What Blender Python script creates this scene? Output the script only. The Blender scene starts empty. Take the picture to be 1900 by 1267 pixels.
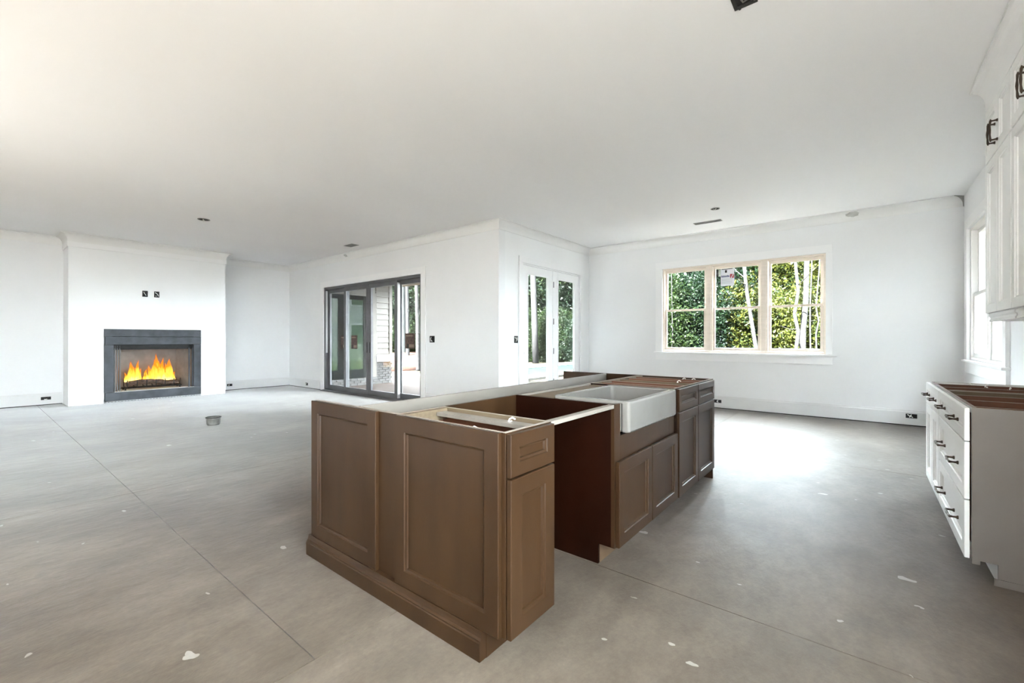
import bpy, bmesh, math, random
from mathutils import Vector
import numpy as np
random.seed(7)
S = bpy.context.scene
C = S.collection

# ------------------------------------------------------------------ camera / light
F, CX, CY, H = 814.5, 950.0, 629.2, 1.225
TH = math.atan(652.6 / 814.5)
ct, st = math.cos(TH), math.sin(TH)
def ray(u, v):
    r = (u - CX) / F
    return Vector((ct * r - st, st * r + ct, -(v - CY) / F))
def at_depth(u, v, d):
    return Vector((0, 0, H)) + ray(u, v) * d

cam = bpy.data.cameras.new('camera')
cam.sensor_width = 36.0
cam.lens = F / 1900.0 * 36.0
cam.shift_y = -(633.5 - CY) / 1900.0
cam.clip_start = 0.05
cam.clip_end = 300
co = bpy.data.objects.new('camera', cam)
C.objects.link(co)
co.location = (0, 0, H)
co.rotation_euler = (math.pi / 2, 0, TH)
S.camera = co

S.view_settings.view_transform = 'Standard'
S.view_settings.look = 'None'
S.view_settings.gamma = 1
S.view_settings.exposure = 2.6
S.view_settings.use_curve_mapping = False

w = bpy.data.worlds.new('sky')
S.world = w
w.use_nodes = True
bg = w.node_tree.nodes['Background']
bg.inputs['Color'].default_value = (0.82, 0.91, 1.0, 1)
bg.inputs['Strength'].default_value = 12.5

sun = bpy.data.lights.new('sun', 'SUN')
sun.energy = 105.0
sun.angle = 0.01
sun.color = (0.96, 0.975, 1.0)
so = bpy.data.objects.new('sun', sun)
C.objects.link(so)
so.rotation_euler = Vector((0.0, 0.70, -0.71)).to_track_quat('-Z', 'Y').to_euler()

# ------------------------------------------------------------------ materials
def nd(nt, t, x=0, y=0, **kw):
    n = nt.nodes.new(t)
    for k, v in kw.items():
        setattr(n, k, v)
    return n
def mat(name, col, rough=0.6, col2=None, scale=3.0, stretch=(1, 1, 1), bump=0.0, bscale=60.0, metal=0.0,
        spec=0.5, lo=0.35, hi=0.65, detail=4.0):
    m = bpy.data.materials.new(name)
    m.use_nodes = True
    nt = m.node_tree
    b = nt.nodes['Principled BSDF']
    b.inputs['Roughness'].default_value = rough
    b.inputs['Metallic'].default_value = metal
    b.inputs['Specular IOR Level'].default_value = spec
    tc = nd(nt, 'ShaderNodeTexCoord')
    mp = nd(nt, 'ShaderNodeMapping')
    mp.inputs['Scale'].default_value = stretch
    nt.links.new(tc.outputs['Object'], mp.inputs['Vector'])
    if col2 is None:
        col2 = tuple(min(1, c * 1.06) for c in col)
    nz = nd(nt, 'ShaderNodeTexNoise')
    nz.inputs['Scale'].default_value = scale
    nz.inputs['Detail'].default_value = detail
    nt.links.new(mp.outputs['Vector'], nz.inputs['Vector'])
    cr = nd(nt, 'ShaderNodeValToRGB')
    cr.color_ramp.elements[0].position = lo
    cr.color_ramp.elements[1].position = hi
    cr.color_ramp.elements[0].color = (*col, 1)
    cr.color_ramp.elements[1].color = (*col2, 1)
    nt.links.new(nz.outputs['Fac'], cr.inputs['Fac'])
    nt.links.new(cr.outputs['Color'], b.inputs['Base Color'])
    if bump:
        n2 = nd(nt, 'ShaderNodeTexNoise')
        n2.inputs['Scale'].default_value = bscale
        n2.inputs['Detail'].default_value = 3
        nt.links.new(mp.outputs['Vector'], n2.inputs['Vector'])
        bp = nd(nt, 'ShaderNodeBump')
        bp.inputs['Strength'].default_value = bump
        bp.inputs['Distance'].default_value = 0.01
        nt.links.new(n2.outputs['Fac'], bp.inputs['Height'])
        nt.links.new(bp.outputs['Normal'], b.inputs['Normal'])
    return m

M = {}
M['drywall'] = mat('drywall', (0.80, 0.805, 0.81), 0.85, (0.835, 0.84, 0.845), 0.8, bump=0.05, bscale=90)
M['breast'] = mat('primed_drywall', (0.83, 0.835, 0.835), 0.8, (0.86, 0.865, 0.865), 0.9, bump=0.04, bscale=90)
M['ceil'] = mat('ceiling_paint', (0.90, 0.905, 0.91), 0.9, (0.925, 0.93, 0.935), 0.6, stretch=(1, .35, 1), bump=0.04, bscale=60)
M['trim'] = mat('trim_white', (0.84, 0.84, 0.84), 0.45, (0.86, 0.86, 0.86), 1.5)
M['primer'] = mat('primed_baseboard', (0.72, 0.72, 0.72), 0.55, (0.77, 0.77, 0.77), 1.5)
M['crown'] = mat('crown_paint', (0.80, 0.80, 0.79), 0.6, (0.83, 0.83, 0.82), 1.2)
M['compound_and_shade'] = mat('compound_and_shade_grey', (0.42, 0.42, 0.40), 0.9, (0.58, 0.58, 0.56), 12)  # grey of the compound dabs, also the painted shade at the crown end
M['pine'] = mat('primed_pine', (0.74, 0.66, 0.57), 0.5, (0.80, 0.71, 0.62), 3, stretch=(1, 1, 8))
M['pine_pale'] = mat('pale_primed_wood', (0.82, 0.80, 0.77), 0.5, (0.85, 0.83, 0.80), 3)
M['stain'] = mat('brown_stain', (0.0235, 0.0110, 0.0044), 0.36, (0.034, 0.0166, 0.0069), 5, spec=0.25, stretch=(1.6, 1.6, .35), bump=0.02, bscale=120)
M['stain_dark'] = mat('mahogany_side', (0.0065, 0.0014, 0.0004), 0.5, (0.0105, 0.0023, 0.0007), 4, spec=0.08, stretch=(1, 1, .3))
M['cab_in'] = mat('cabinet_interior', (0.10, 0.034, 0.015), 0.5, (0.15, 0.056, 0.026), 5, stretch=(.4, 3, 3))
M['ply'] = mat('plywood_edge', (0.105, 0.074, 0.043), 0.6, (0.14, 0.102, 0.062), 9, stretch=(.5, 4, 4))
M['rawedge'] = mat('raw_top_edge', (0.21, 0.178, 0.147), 0.6, (0.26, 0.223, 0.187), 20)
M['toewood'] = mat('toe_kick_wood', (0.075, 0.045, 0.025), 0.5, (0.11, 0.068, 0.038), 6)
M['tanboard'] = mat('raw_maple_board', (0.165, 0.143, 0.118), 0.5, (0.20, 0.177, 0.15), 4, stretch=(2, .5, 2))
M['greycab'] = mat('grey_cabinet_paint', (0.84, 0.84, 0.83), 0.38, (0.86, 0.86, 0.85), 2)
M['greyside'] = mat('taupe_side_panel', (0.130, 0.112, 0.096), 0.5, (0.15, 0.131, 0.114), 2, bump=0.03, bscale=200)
M['sink'] = mat('fireclay_sink', (0.150, 0.139, 0.125), 0.22, (0.166, 0.154, 0.14), 4)
M['bronze'] = mat('oil_rubbed_bronze', (0.045, 0.033, 0.026), 0.35, (0.09, 0.062, 0.045), 14, metal=0.7)
M['slider'] = mat('slider_aluminium', (0.10, 0.10, 0.105), 0.4, (0.14, 0.14, 0.145), 2, metal=0.3)
M['slider_edge'] = mat('slider_bare_edge', (0.50, 0.50, 0.50), 0.35, (0.60, 0.60, 0.60), 6, stretch=(1, 1, .3), metal=0.4)
M['black'] = mat('black_steel', (0.030, 0.034, 0.040), 0.42, (0.060, 0.067, 0.078), 5, spec=0.5)
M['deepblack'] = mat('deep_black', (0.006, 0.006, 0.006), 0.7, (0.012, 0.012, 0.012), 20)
M['refractory'] = mat('refractory_panel', (0.20, 0.182, 0.165), 0.85, (0.25, 0.23, 0.21), 6)
M['hearth'] = mat('hearth_dust', (0.72, 0.70, 0.66), 0.9, (0.80, 0.78, 0.74), 10)
M['log'] = mat('charred_log', (0.035, 0.022, 0.016), 0.9, (0.16, 0.095, 0.065), 16, stretch=(3, 1, 3), bump=0.5, bscale=40)
M['galv'] = mat('galvanised_steel', (0.19, 0.19, 0.18), 0.45, (0.32, 0.32, 0.30), 18, metal=0.6)
M['duct'] = mat('duct_metal', (0.34, 0.34, 0.34), 0.4, (0.46, 0.46, 0.46), 14, metal=0.3)
M['wire'] = mat('white_wire', (0.75, 0.75, 0.72), 0.5)
M['chrome'] = mat('satin_nickel', (0.6, 0.6, 0.6), 0.25, metal=0.9)
M['clip'] = mat('white_plastic', (0.86, 0.85, 0.82), 0.4)
M['paper'] = mat('sticker_paper', (0.78, 0.80, 0.86), 0.6)
M['paper2'] = mat('sticker_film', (0.52, 0.56, 0.50), 0.6)
M['ink_blue'] = mat('ink_blue', (0.10, 0.11, 0.28), 0.6)
M['ink_red'] = mat('ink_red', (0.42, 0.05, 0.07), 0.6)
M['ink_black'] = mat('ink_black', (0.02, 0.02, 0.02), 0.6)
M['ink_grey'] = mat('ink_grey', (0.42, 0.43, 0.45), 0.6)
M['brownlabel'] = mat('brown_label', (0.055, 0.032, 0.027), 0.6, (0.12, 0.075, 0.06), 22)
M['label_tan'] = mat('label_tan', (0.24, 0.18, 0.14), 0.6)
M['siding'] = mat('cream_siding', (0.095, 0.078, 0.061), 0.6, (0.110, 0.092, 0.073), 2)
M['nwall'] = mat('added_house_siding', (0.34, 0.345, 0.35), 0.7, (0.38, 0.385, 0.39), 1)
M['soffit'] = mat('tan_soffit', (0.085, 0.060, 0.036), 0.6, (0.10, 0.073, 0.046), 2)
M['brick'] = mat('painted_brick', (0.05, 0.046, 0.043), 0.85, (0.08, 0.073, 0.068), 14, bump=0.4, bscale=60)
M['mortar'] = mat('mortar', (0.42, 0.40, 0.38), 0.9)
M['wingframe'] = mat('bronze_window_frame', (0.0024, 0.0019, 0.0013), 0.6, (0.0034, 0.0028, 0.002), 4, spec=0.0)
M['patio'] = mat('patio_pavers', (0.030, 0.020, 0.0155), 0.85, (0.045, 0.033, 0.027), 2.5, spec=0.08)
M['earth'] = mat('straw_ground', (0.0050, 0.0034, 0.0014), 0.95, (0.0115, 0.009, 0.0045), 1.6, bump=0.4, bscale=8, detail=8, spec=0.1)
M['clay'] = mat('red_clay', (0.0042, 0.0012, 0.0004), 0.95, (0.0092, 0.0033, 0.0014), 1.8, bump=0.6, bscale=7, detail=8, spec=0.1)
M['deck'] = mat('pool_deck', (0.015, 0.0135, 0.0095), 0.8, (0.019, 0.017, 0.013), 1.5)
M['pool'] = mat('pool_water', (0.003, 0.009, 0.007), 0.35, (0.005, 0.013, 0.011), 1.2, spec=0.1)
M['roof'] = mat('roof_felt', (0.12, 0.11, 0.10), 0.9)
M['bark'] = mat('grey_bark', (0.0035, 0.0034, 0.0035), 0.9, (0.0105, 0.0098, 0.0096), 5, stretch=(4, 4, .7), bump=0.6, bscale=16, spec=0.1)
M['barkdark'] = mat('dark_bark', (0.0014, 0.0018, 0.0018), 0.9, (0.0035, 0.0038, 0.0036), 5, stretch=(4, 4, .7), bump=0.6, bscale=16, spec=0.1)
M['birch'] = mat('pale_bark', (0.0028, 0.0025, 0.0024), 0.85, (0.0092, 0.0084, 0.0079), 5, stretch=(1.5, 1.5, 3), bump=0.3, bscale=16, spec=0.1)

def glass_mat(name, tint=(1, 1, 1), refl=1.0, base=0.04):
    m = bpy.data.materials.new(name)
    m.use_nodes = True
    nt = m.node_tree
    nt.nodes.remove(nt.nodes['Principled BSDF'])
    out = nt.nodes['Material Output']
    tr = nd(nt, 'ShaderNodeBsdfTransparent')
    tr.inputs['Color'].default_value = (*tint, 1)
    gl = nd(nt, 'ShaderNodeBsdfGlossy')
    gl.inputs['Roughness'].default_value = 0.0
    fr = nd(nt, 'ShaderNodeFresnel')
    fr.inputs['IOR'].default_value = 1.45
    mu = nd(nt, 'ShaderNodeMath', operation='MULTIPLY')
    mu.inputs[1].default_value = refl
    mx = nd(nt, 'ShaderNodeMixShader')
    nt.links.new(fr.outputs['Fac'], mu.inputs[0])
    nt.links.new(mu.outputs[0], mx.inputs['Fac'])
    nt.links.new(tr.outputs[0], mx.inputs[1])
    nt.links.new(gl.outputs[0], mx.inputs[2])
    nt.links.new(mx.outputs[0], out.inputs['Surface'])
    return m
M['glass'] = glass_mat('window_glass', (0.97, 0.985, 0.975), 0.15)

def wing_glass():
    m = mat('painted_reflection_glass', (0.010, 0.022, 0.010), 0.1, (0.034, 0.048, 0.020), 1.2)  # mottled green base colour stands in for trees reflected in the glass
    b = m.node_tree.nodes['Principled BSDF']
    b.inputs['Specular IOR Level'].default_value = 0.05
    b.inputs['Coat Weight'].default_value = 0.5
    b.inputs['Coat IOR'].default_value = 1.4
    b.inputs['Coat Roughness'].default_value = 0.0
    return m
M['wingglass'] = wing_glass()

def leaf_mat(name, ca, cb, seed):
    m = bpy.data.materials.new(name)
    m.use_nodes = True
    nt = m.node_tree
    b = nt.nodes['Principled BSDF']
    b.inputs['Roughness'].default_value = 0.5
    b.inputs['Specular IOR Level'].default_value = 0.06
    tc = nd(nt, 'ShaderNodeTexCoord')
    nz = nd(nt, 'ShaderNodeTexNoise')
    nz.inputs['Scale'].default_value = 1.7
    nz.inputs['Detail'].default_value = 6
    oi = nd(nt, 'ShaderNodeObjectInfo')
    ad = nd(nt, 'ShaderNodeVectorMath', operation='ADD')
    nt.links.new(tc.outputs['Object'], ad.inputs[0])
    nt.links.new(oi.outputs['Location'], ad.inputs[1])
    nt.links.new(ad.outputs[0], nz.inputs['Vector'])
    cr = nd(nt, 'ShaderNodeValToRGB')
    cr.color_ramp.elements[0].position = 0.35
    cr.color_ramp.elements[1].position = 0.68
    cr.color_ramp.elements[0].color = (*ca, 1)
    cr.color_ramp.elements[1].color = (*cb, 1)
    nt.links.new(nz.outputs['Fac'], cr.inputs['Fac'])
    nt.links.new(cr.outputs['Color'], b.inputs['Base Color'])
    tl = nd(nt, 'ShaderNodeBsdfTranslucent')
    nt.links.new(cr.outputs['Color'], tl.inputs['Color'])
    mx = nd(nt, 'ShaderNodeMixShader')
    mx.inputs['Fac'].default_value = 0.35
    nt.links.new(b.outputs[0], mx.inputs[1])
    nt.links.new(tl.outputs[0], mx.inputs[2])
    nt.links.new(mx.outputs[0], nt.nodes['Material Output'].inputs['Surface'])
    return m
M['leaf_dark'] = leaf_mat('leaf_dark', (0.0004, 0.0017, 0.0008), (0.0025, 0.0060, 0.0020), 1)
M['leaf_mid'] = leaf_mat('leaf_mid', (0.0009, 0.0027, 0.0007), (0.0060, 0.0102, 0.0021), 2)
M['leaf_sun_tint'] = leaf_mat('leaf_sun_tint', (0.0034, 0.006, 0.001), (0.021, 0.0222, 0.0038), 3)  # sunlight put into the colour: lighter, yellow-green leaves

def concrete():
    m = bpy.data.materials.new('concrete_slab')
    m.use_nodes = True
    nt = m.node_tree
    L = nt.links.new
    b = nt.nodes['Principled BSDF']
    b.inputs['Specular IOR Level'].default_value = 0.4
    b.inputs['Sheen Weight'].default_value = 0.5
    b.inputs['Sheen Roughness'].default_value = 0.25
    tc = nd(nt, 'ShaderNodeTexCoord')
    def noise(scale, detail=5, rough=0.55, st3=(1, 1, 1), rot=0.0):
        mp = nd(nt, 'ShaderNodeMapping')
        mp.inputs['Scale'].default_value = st3
        mp.inputs['Rotation'].default_value = (0, 0, rot)
        L(tc.outputs['Object'], mp.inputs['Vector'])
        n = nd(nt, 'ShaderNodeTexNoise')
        n.inputs['Scale'].default_value = scale
        n.inputs['Detail'].default_value = detail
        n.inputs['Roughness'].default_value = rough
        L(mp.outputs['Vector'], n.inputs['Vector'])
        return n
    def ramp(src, p0, c0, p1, c1):
        r = nd(nt, 'ShaderNodeValToRGB')
        r.color_ramp.elements[0].position, r.color_ramp.elements[1].position = p0, p1
        r.color_ramp.elements[0].color, r.color_ramp.elements[1].color = (*c0, 1), (*c1, 1)
        L(src, r.inputs['Fac'])
        return r.outputs['Color']
    def mix(t, fac, a, c):
        x = nd(nt, 'ShaderNodeMixRGB', blend_type=t)
        if isinstance(fac, float):
            x.inputs['Fac'].default_value = fac
        else:
            L(fac, x.inputs['Fac'])
        L(a, x.inputs['Color1'])
        if isinstance(c, tuple):
            x.inputs['Color2'].default_value = (*c, 1)
        else:
            L(c, x.inputs['Color2'])
        return x.outputs['Color']
    base = ramp(noise(0.7, 6, 0.6).outputs['Fac'], 0.3, (0.078, 0.058, 0.040), 0.7, (0.176, 0.145, 0.115))
    streak = ramp(noise(2.2, 7, 0.65, (1, .4, 1), 0.3).outputs['Fac'], 0.34, (0.66, 0.64, 0.62), 0.62, (1.05, 1.05, 1.05))
    col = mix('MULTIPLY', 0.9, base, streak)
    med = ramp(noise(7.5, 8, 0.72, (1, .55, 1), 0.9).outputs['Fac'], 0.34, (0.74, 0.72, 0.70), 0.62, (1.08, 1.08, 1.08))
    col = mix('MULTIPLY', 0.85, col, med)
    fine = ramp(noise(38, 4, 0.7).outputs['Fac'], 0.3, (0.86, 0.86, 0.86), 0.7, (1.07, 1.07, 1.07))
    col = mix('MULTIPLY', 1.0, col, fine)
    dark = ramp(noise(3.2, 8, 0.75).outputs['Fac'], 0.55, (0, 0, 0), 0.85, (1, 1, 1))
    col = mix('MIX', dark, col, (0.085, 0.072, 0.060))
    # white plaster and paint spots: elongated voronoi cells, only a few of them filled
    for sc, thr, sel, rt in ((2.6, 0.09, 0.72, 0.5), (6.0, 0.10, 0.86, 1.1)):
        mp = nd(nt, 'ShaderNodeMapping')
        mp.inputs['Rotation'].default_value = (0, 0, rt)
        mp.inputs['Scale'].default_value = (1, 2.0, 0)
        ds = noise(9, 3)
        sv = nd(nt, 'ShaderNodeVectorMath', operation='SCALE')
        sv.inputs['Scale'].default_value = 0.10
        L(ds.outputs['Color'], sv.inputs[0])
        av = nd(nt, 'ShaderNodeVectorMath', operation='ADD')
        L(tc.outputs['Object'], av.inputs[0])
        L(sv.outputs[0], av.inputs[1])
        L(av.outputs[0], mp.inputs['Vector'])
        vo = nd(nt, 'ShaderNodeTexVoronoi')
        vo.inputs['Scale'].default_value = sc
        L(mp.outputs['Vector'], vo.inputs['Vector'])
        le = nd(nt, 'ShaderNodeMath', operation='LESS_THAN')
        le.inputs[1].default_value = thr
        L(vo.outputs['Distance'], le.inputs[0])
        sp = nd(nt, 'ShaderNodeSeparateColor')
        L(vo.outputs['Color'], sp.inputs['Color'])
        gt = nd(nt, 'ShaderNodeMath', operation='GREATER_THAN')
        gt.inputs[1].default_value = sel
        L(sp.outputs[0], gt.inputs[0])
        mu = nd(nt, 'ShaderNodeMath', operation='MULTIPLY')
        L(le.outputs[0], mu.inputs[0])
        L(gt.outputs[0], mu.inputs[1])
        m2 = nd(nt, 'ShaderNodeMath', operation='MULTIPLY')
        m2.inputs[1].default_value = 0.55
        L(mu.outputs[0], m2.inputs[0])
        col = mix('MIX', m2.outputs[0], col, (0.44, 0.42, 0.38))
    L(col, b.inputs['Base Color'])
    rr = nd(nt, 'ShaderNodeMapRange')
    rr.inputs['To Min'].default_value = 0.42
    rr.inputs['To Max'].default_value = 0.58
    L(noise(1.5, 4).outputs['Fac'], rr.inputs['Value'])
    L(rr.outputs[0], b.inputs['Roughness'])
    bp = nd(nt, 'ShaderNodeBump')
    bp.inputs['Strength'].default_value = 0.45
    bp.inputs['Distance'].default_value = 0.008
    L(noise(14, 8, 0.7, (1, .5, 1), 0.3).outputs['Fac'], bp.inputs['Height'])
    L(bp.outputs['Normal'], b.inputs['Normal'])
    return m
M['concrete'] = concrete()

def flame_mat():
    m = bpy.data.materials.new('flame')
    m.use_nodes = True
    nt = m.node_tree
    nt.nodes.remove(nt.nodes['Principled BSDF'])
    tc = nd(nt, 'ShaderNodeTexCoord')
    sp = nd(nt, 'ShaderNodeSeparateXYZ')
    nt.links.new(tc.outputs['Generated'], sp.inputs[0])
    nz = nd(nt, 'ShaderNodeTexNoise')
    nz.inputs['Scale'].default_value = 18
    mp = nd(nt, 'ShaderNodeMapping')
    mp.inputs['Scale'].default_value = (1, 1, .3)
    nt.links.new(tc.outputs['Object'], mp.inputs['Vector'])
    nt.links.new(mp.outputs[0], nz.inputs['Vector'])
    ma = nd(nt, 'ShaderNodeMath', operation='MULTIPLY_ADD')
    ma.inputs[1].default_value = 0.7
    nt.links.new(nz.outputs['Fac'], ma.inputs[0])
    nt.links.new(sp.outputs['Z'], ma.inputs[2])
    cr = nd(nt, 'ShaderNodeValToRGB')
    e = cr.color_ramp.elements
    e[0].position, e[0].color = 0.25, (1.0, 0.80, 0.30, 1)
    e[1].position, e[1].color = 1.30, (0.75, 0.16, 0.01, 1)
    x = e.new(0.62)
    x.color = (1.0, 0.50, 0.06, 1)
    x = e.new(0.95)
    x.color = (0.90, 0.27, 0.02, 1)
    nt.links.new(ma.outputs[0], cr.inputs['Fac'])
    em = nd(nt, 'ShaderNodeEmission')
    em.inputs['Strength'].default_value = 0.42
    nt.links.new(cr.outputs['Color'], em.inputs['Color'])
    tr = nd(nt, 'ShaderNodeBsdfTransparent')
    mx = nd(nt, 'ShaderNodeMixShader')
    mr = nd(nt, 'ShaderNodeMapRange')
    mr.inputs['From Min'].default_value = 0.55
    mr.inputs['From Max'].default_value = 1.0
    mr.inputs['To Min'].default_value = 0.95
    mr.inputs['To Max'].default_value = 0.25
    nt.links.new(sp.outputs['Z'], mr.inputs['Value'])
    nt.links.new(mr.outputs[0], mx.inputs['Fac'])
    nt.links.new(tr.outputs[0], mx.inputs[1])
    nt.links.new(em.outputs[0], mx.inputs[2])
    nt.links.new(mx.outputs[0], nt.nodes['Material Output'].inputs['Surface'])
    return m
M['flame'] = flame_mat()

# ------------------------------------------------------------------ mesh helpers
class MB:
    def __init__(s):
        s.v, s.f = [], []
    def box(s, x0, x1, y0, y1, z0, z1):
        x0, x1 = min(x0, x1), max(x0, x1)
        y0, y1 = min(y0, y1), max(y0, y1)
        z0, z1 = min(z0, z1), max(z0, z1)
        n = len(s.v)
        s.v += [(x0, y0, z0), (x1, y0, z0), (x1, y1, z0), (x0, y1, z0), (x0, y0, z1), (x1, y0, z1), (x1, y1, z1), (x0, y1, z1)]
        s.f += [tuple(n + i for i in q) for q in ((0, 3, 2, 1), (4, 5, 6, 7), (0, 1, 5, 4), (1, 2, 6, 5), (2, 3, 7, 6), (3, 0, 4, 7))]
        return s
    def prism(s, pts, axis, a0, a1):
        """pts: 2-D outline; axis 'x','y','z' = extrusion axis (remaining axes in order x,y,z)."""
        n = len(s.v)
        k = len(pts)
        for a in (a0, a1):
            for p, q in pts:
                s.v.append((a, p, q) if axis == 'x' else (p, a, q) if axis == 'y' else (p, q, a))
        s.f.append(tuple(range(n + k - 1, n - 1, -1)))
        s.f.append(tuple(range(n + k, n + 2 * k)))
        for i in range(k):
            j = (i + 1) % k
            s.f.append((n + i, n + j, n + k + j, n + k + i))
        return s
    def loops(s, loops, cap0=True, cap1=True):
        n = len(s.v)
        k = len(loops[0])
        for lp in loops:
            s.v += [tuple(p) for p in lp]
        for r in range(len(loops) - 1):
            for i in range(k):
                j = (i + 1) % k
                s.f.append((n + r * k + i, n + r * k + j, n + (r + 1) * k + j, n + (r + 1) * k + i))
        if cap0:
            s.f.append(tuple(n + i for i in range(k - 1, -1, -1)))
        if cap1:
            s.f.append(tuple(n + (len(loops) - 1) * k + i for i in range(k)))
        return s
    def tube(s, pts, rad, seg=8, caps=True):
        pts = [Vector(p) for p in pts]
        if not isinstance(rad, (list, tuple)):
            rad = [rad] * len(pts)
        loops = []
        up = None
        for i, p in enumerate(pts):
            t = (pts[min(i + 1, len(pts) - 1)] - pts[max(i - 1, 0)]).normalized()
            if up is None:
                up = Vector((0, 0, 1)) if abs(t.z) < 0.9 else Vector((1, 0, 0))
            a = t.cross(up).normalized()
            bb = a.cross(t).normalized()
            up = bb
            loops.append([p + (a * math.cos(q) + bb * math.sin(q)) * rad[i] for q in [2 * math.pi * k / seg for k in range(seg)]])
        return s.loops(loops, caps, caps)
    def quad(s, a, b, c, d):
        n = len(s.v)
        s.v += [tuple(a), tuple(b), tuple(c), tuple(d)]
        s.f.append((n, n + 1, n + 2, n + 3))
        return s
    def mesh(s, name, off=(0, 0, 0)):
        me = bpy.data.meshes.new(name)
        o = Vector(off)
        me.from_pydata([tuple(Vector(p) - o) for p in s.v], [], s.f)
        b = bmesh.new()
        b.from_mesh(me)
        bmesh.ops.recalc_face_normals(b, faces=b.faces)
        b.to_mesh(me)
        b.free()
        return me

def wloc(o):
    v = Vector((0, 0, 0))
    while o:
        v += Vector(o.location)
        o = o.parent
    return v
def part(name, mb, m, parent, bevel=0.0, smooth=False, label=None, kind=None):
    me = mb.mesh(name, wloc(parent))
    me.materials.append(m)
    o = bpy.data.objects.new(name, me)
    C.objects.link(o)
    o.parent = parent
    if bevel:
        bv = o.modifiers.new('bevel', 'BEVEL')
        bv.width = bevel
        bv.segments = 2
        bv.limit_method = 'ANGLE'
    if smooth:
        for p in me.polygons:
            p.use_smooth = True
    if label:
        o['label'] = label
    if kind:
        o['kind'] = kind
    return o
def tag(o, label, cat=None, group=None, kind=None):
    o['label'] = label
    if cat:
        o['category'] = cat
    if group:
        o['group'] = group
    if kind:
        o['kind'] = kind
    return o
def thing(name, label, cat, loc=(0, 0, 0), group=None, kind=None):
    o = bpy.data.objects.new(name, None)
    C.objects.link(o)
    o.location = loc
    return tag(o, label, cat, group, kind)
def solo(name, mb, m, label, cat, loc=(0, 0, 0), group=None, kind=None, bevel=0.0, smooth=False):
    me = mb.mesh(name, loc)
    me.materials.append(m)
    o = bpy.data.objects.new(name, me)
    C.objects.link(o)
    o.location = loc
    if bevel:
        bv = o.modifiers.new('bevel', 'BEVEL')
        bv.width = bevel
        bv.segments = 2
        bv.limit_method = 'ANGLE'
    if smooth:
        for p in me.polygons:
            p.use_smooth = True
    return tag(o, label, cat, group, kind)
def struct(name, mb, m, label, cat='wall', bevel=0.0):
    return solo(name, mb, m, label, cat, kind='structure', bevel=bevel)
def copy_tree(o, parent=None, loc=None):
    c = o.copy()
    C.objects.link(c)
    c.parent = parent
    if loc is not None:
        c.location = loc
    for ch in list(o.children):
        copy_tree(ch, c)
    return c

# ------------------------------------------------------------------ room dimensions
HC = 3.15            # ceiling
XW, XB, XF, XE = -11.90, -11.25, -4.60, 1.05      # west recess wall, chimney breast face, french-door wall, east wall
YS, YP, YN = -4.50, 5.40, 8.38                     # south wall, porch (slider) wall, north window wall
YB0, YB1 = 1.18, 3.69                              # chimney breast
T = 0.16

def wall_x(mb, x0, x1, y0, y1, z0, z1, ops):
    """wall running along x with openings (a0,a1,b0,b1)"""
    cur = x0
    for a0, a1, b0, b1 in sorted(ops):
        if a0 > cur:
            mb.box(cur, a0, y0, y1, z0, z1)
        if b0 > z0:
            mb.box(a0, a1, y0, y1, z0, b0)
        if b1 < z1:
            mb.box(a0, a1, y0, y1, b1, z1)
        cur = a1
    mb.box(cur, x1, y0, y1, z0, z1)
    return mb
def wall_y(mb, y0, y1, x0, x1, z0, z1, ops):
    cur = y0
    for a0, a1, b0, b1 in sorted(ops):
        if a0 > cur:
            mb.box(x0, x1, cur, a0, z0, z1)
        if b0 > z0:
            mb.box(x0, x1, a0, a1, z0, b0)
        if b1 < z1:
            mb.box(x0, x1, a0, a1, b1, z1)
        cur = a1
    mb.box(x0, x1, cur, y1, z0, z1)
    return mb

# openings
SL = (-10.11, -6.52, 0.0, 2.46)         # slider
FR = (6.03, 8.00, 0.0, 2.545)           # french doors (y)
TW = (-3.01, -0.46, 0.985, 2.565)       # triple window
EW = (6.12, 7.96, 0.965, 2.62)          # east window (y)
EB = (-0.6, 1.2, 0.90, 2.50)            # side opening added outside the frame for fill light
SB1, SB2 = (-6.1, -4.8, 0.02, 2.85), (-1.10, 0.98, 0.02, 2.85)   # south openings added behind camera for fill light

# floor: base and slabs divided by control joints
fl = struct('floor', MB().box(XW - T, XE + T, YS - T, YP + T, -0.25, -0.012).box(XF - T, XE + T, YP + T, YN + T, -0.25, -0.012), M['mortar'], 'bare concrete floor slab of the unfinished room', 'floor')
g = 0.0022
def slab(x0, x1, y0, y1):
    part('slab', MB().box(x0 + g, x1 - g, y0 + g, y1 - g, -0.012, 0.0), M['concrete'], fl)
XJ1, XJ2 = -4.55, -1.64
slab(XW - T, XJ1, YS - T, 0.84)
slab(XJ1, XJ2, YS - T, 0.84)
slab(XJ2, XE + T, YS - T, 2.15)
slab(XW - T, XJ1, 0.84, YP + T)
slab(XJ1, XJ2, 0.84, 5.34)
slab(XJ2, XE + T, 2.15, 5.34)
slab(XF - T, XJ2, 5.34, YN + T)
slab(XJ2, XE + T, 5.34, YN + T)

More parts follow.
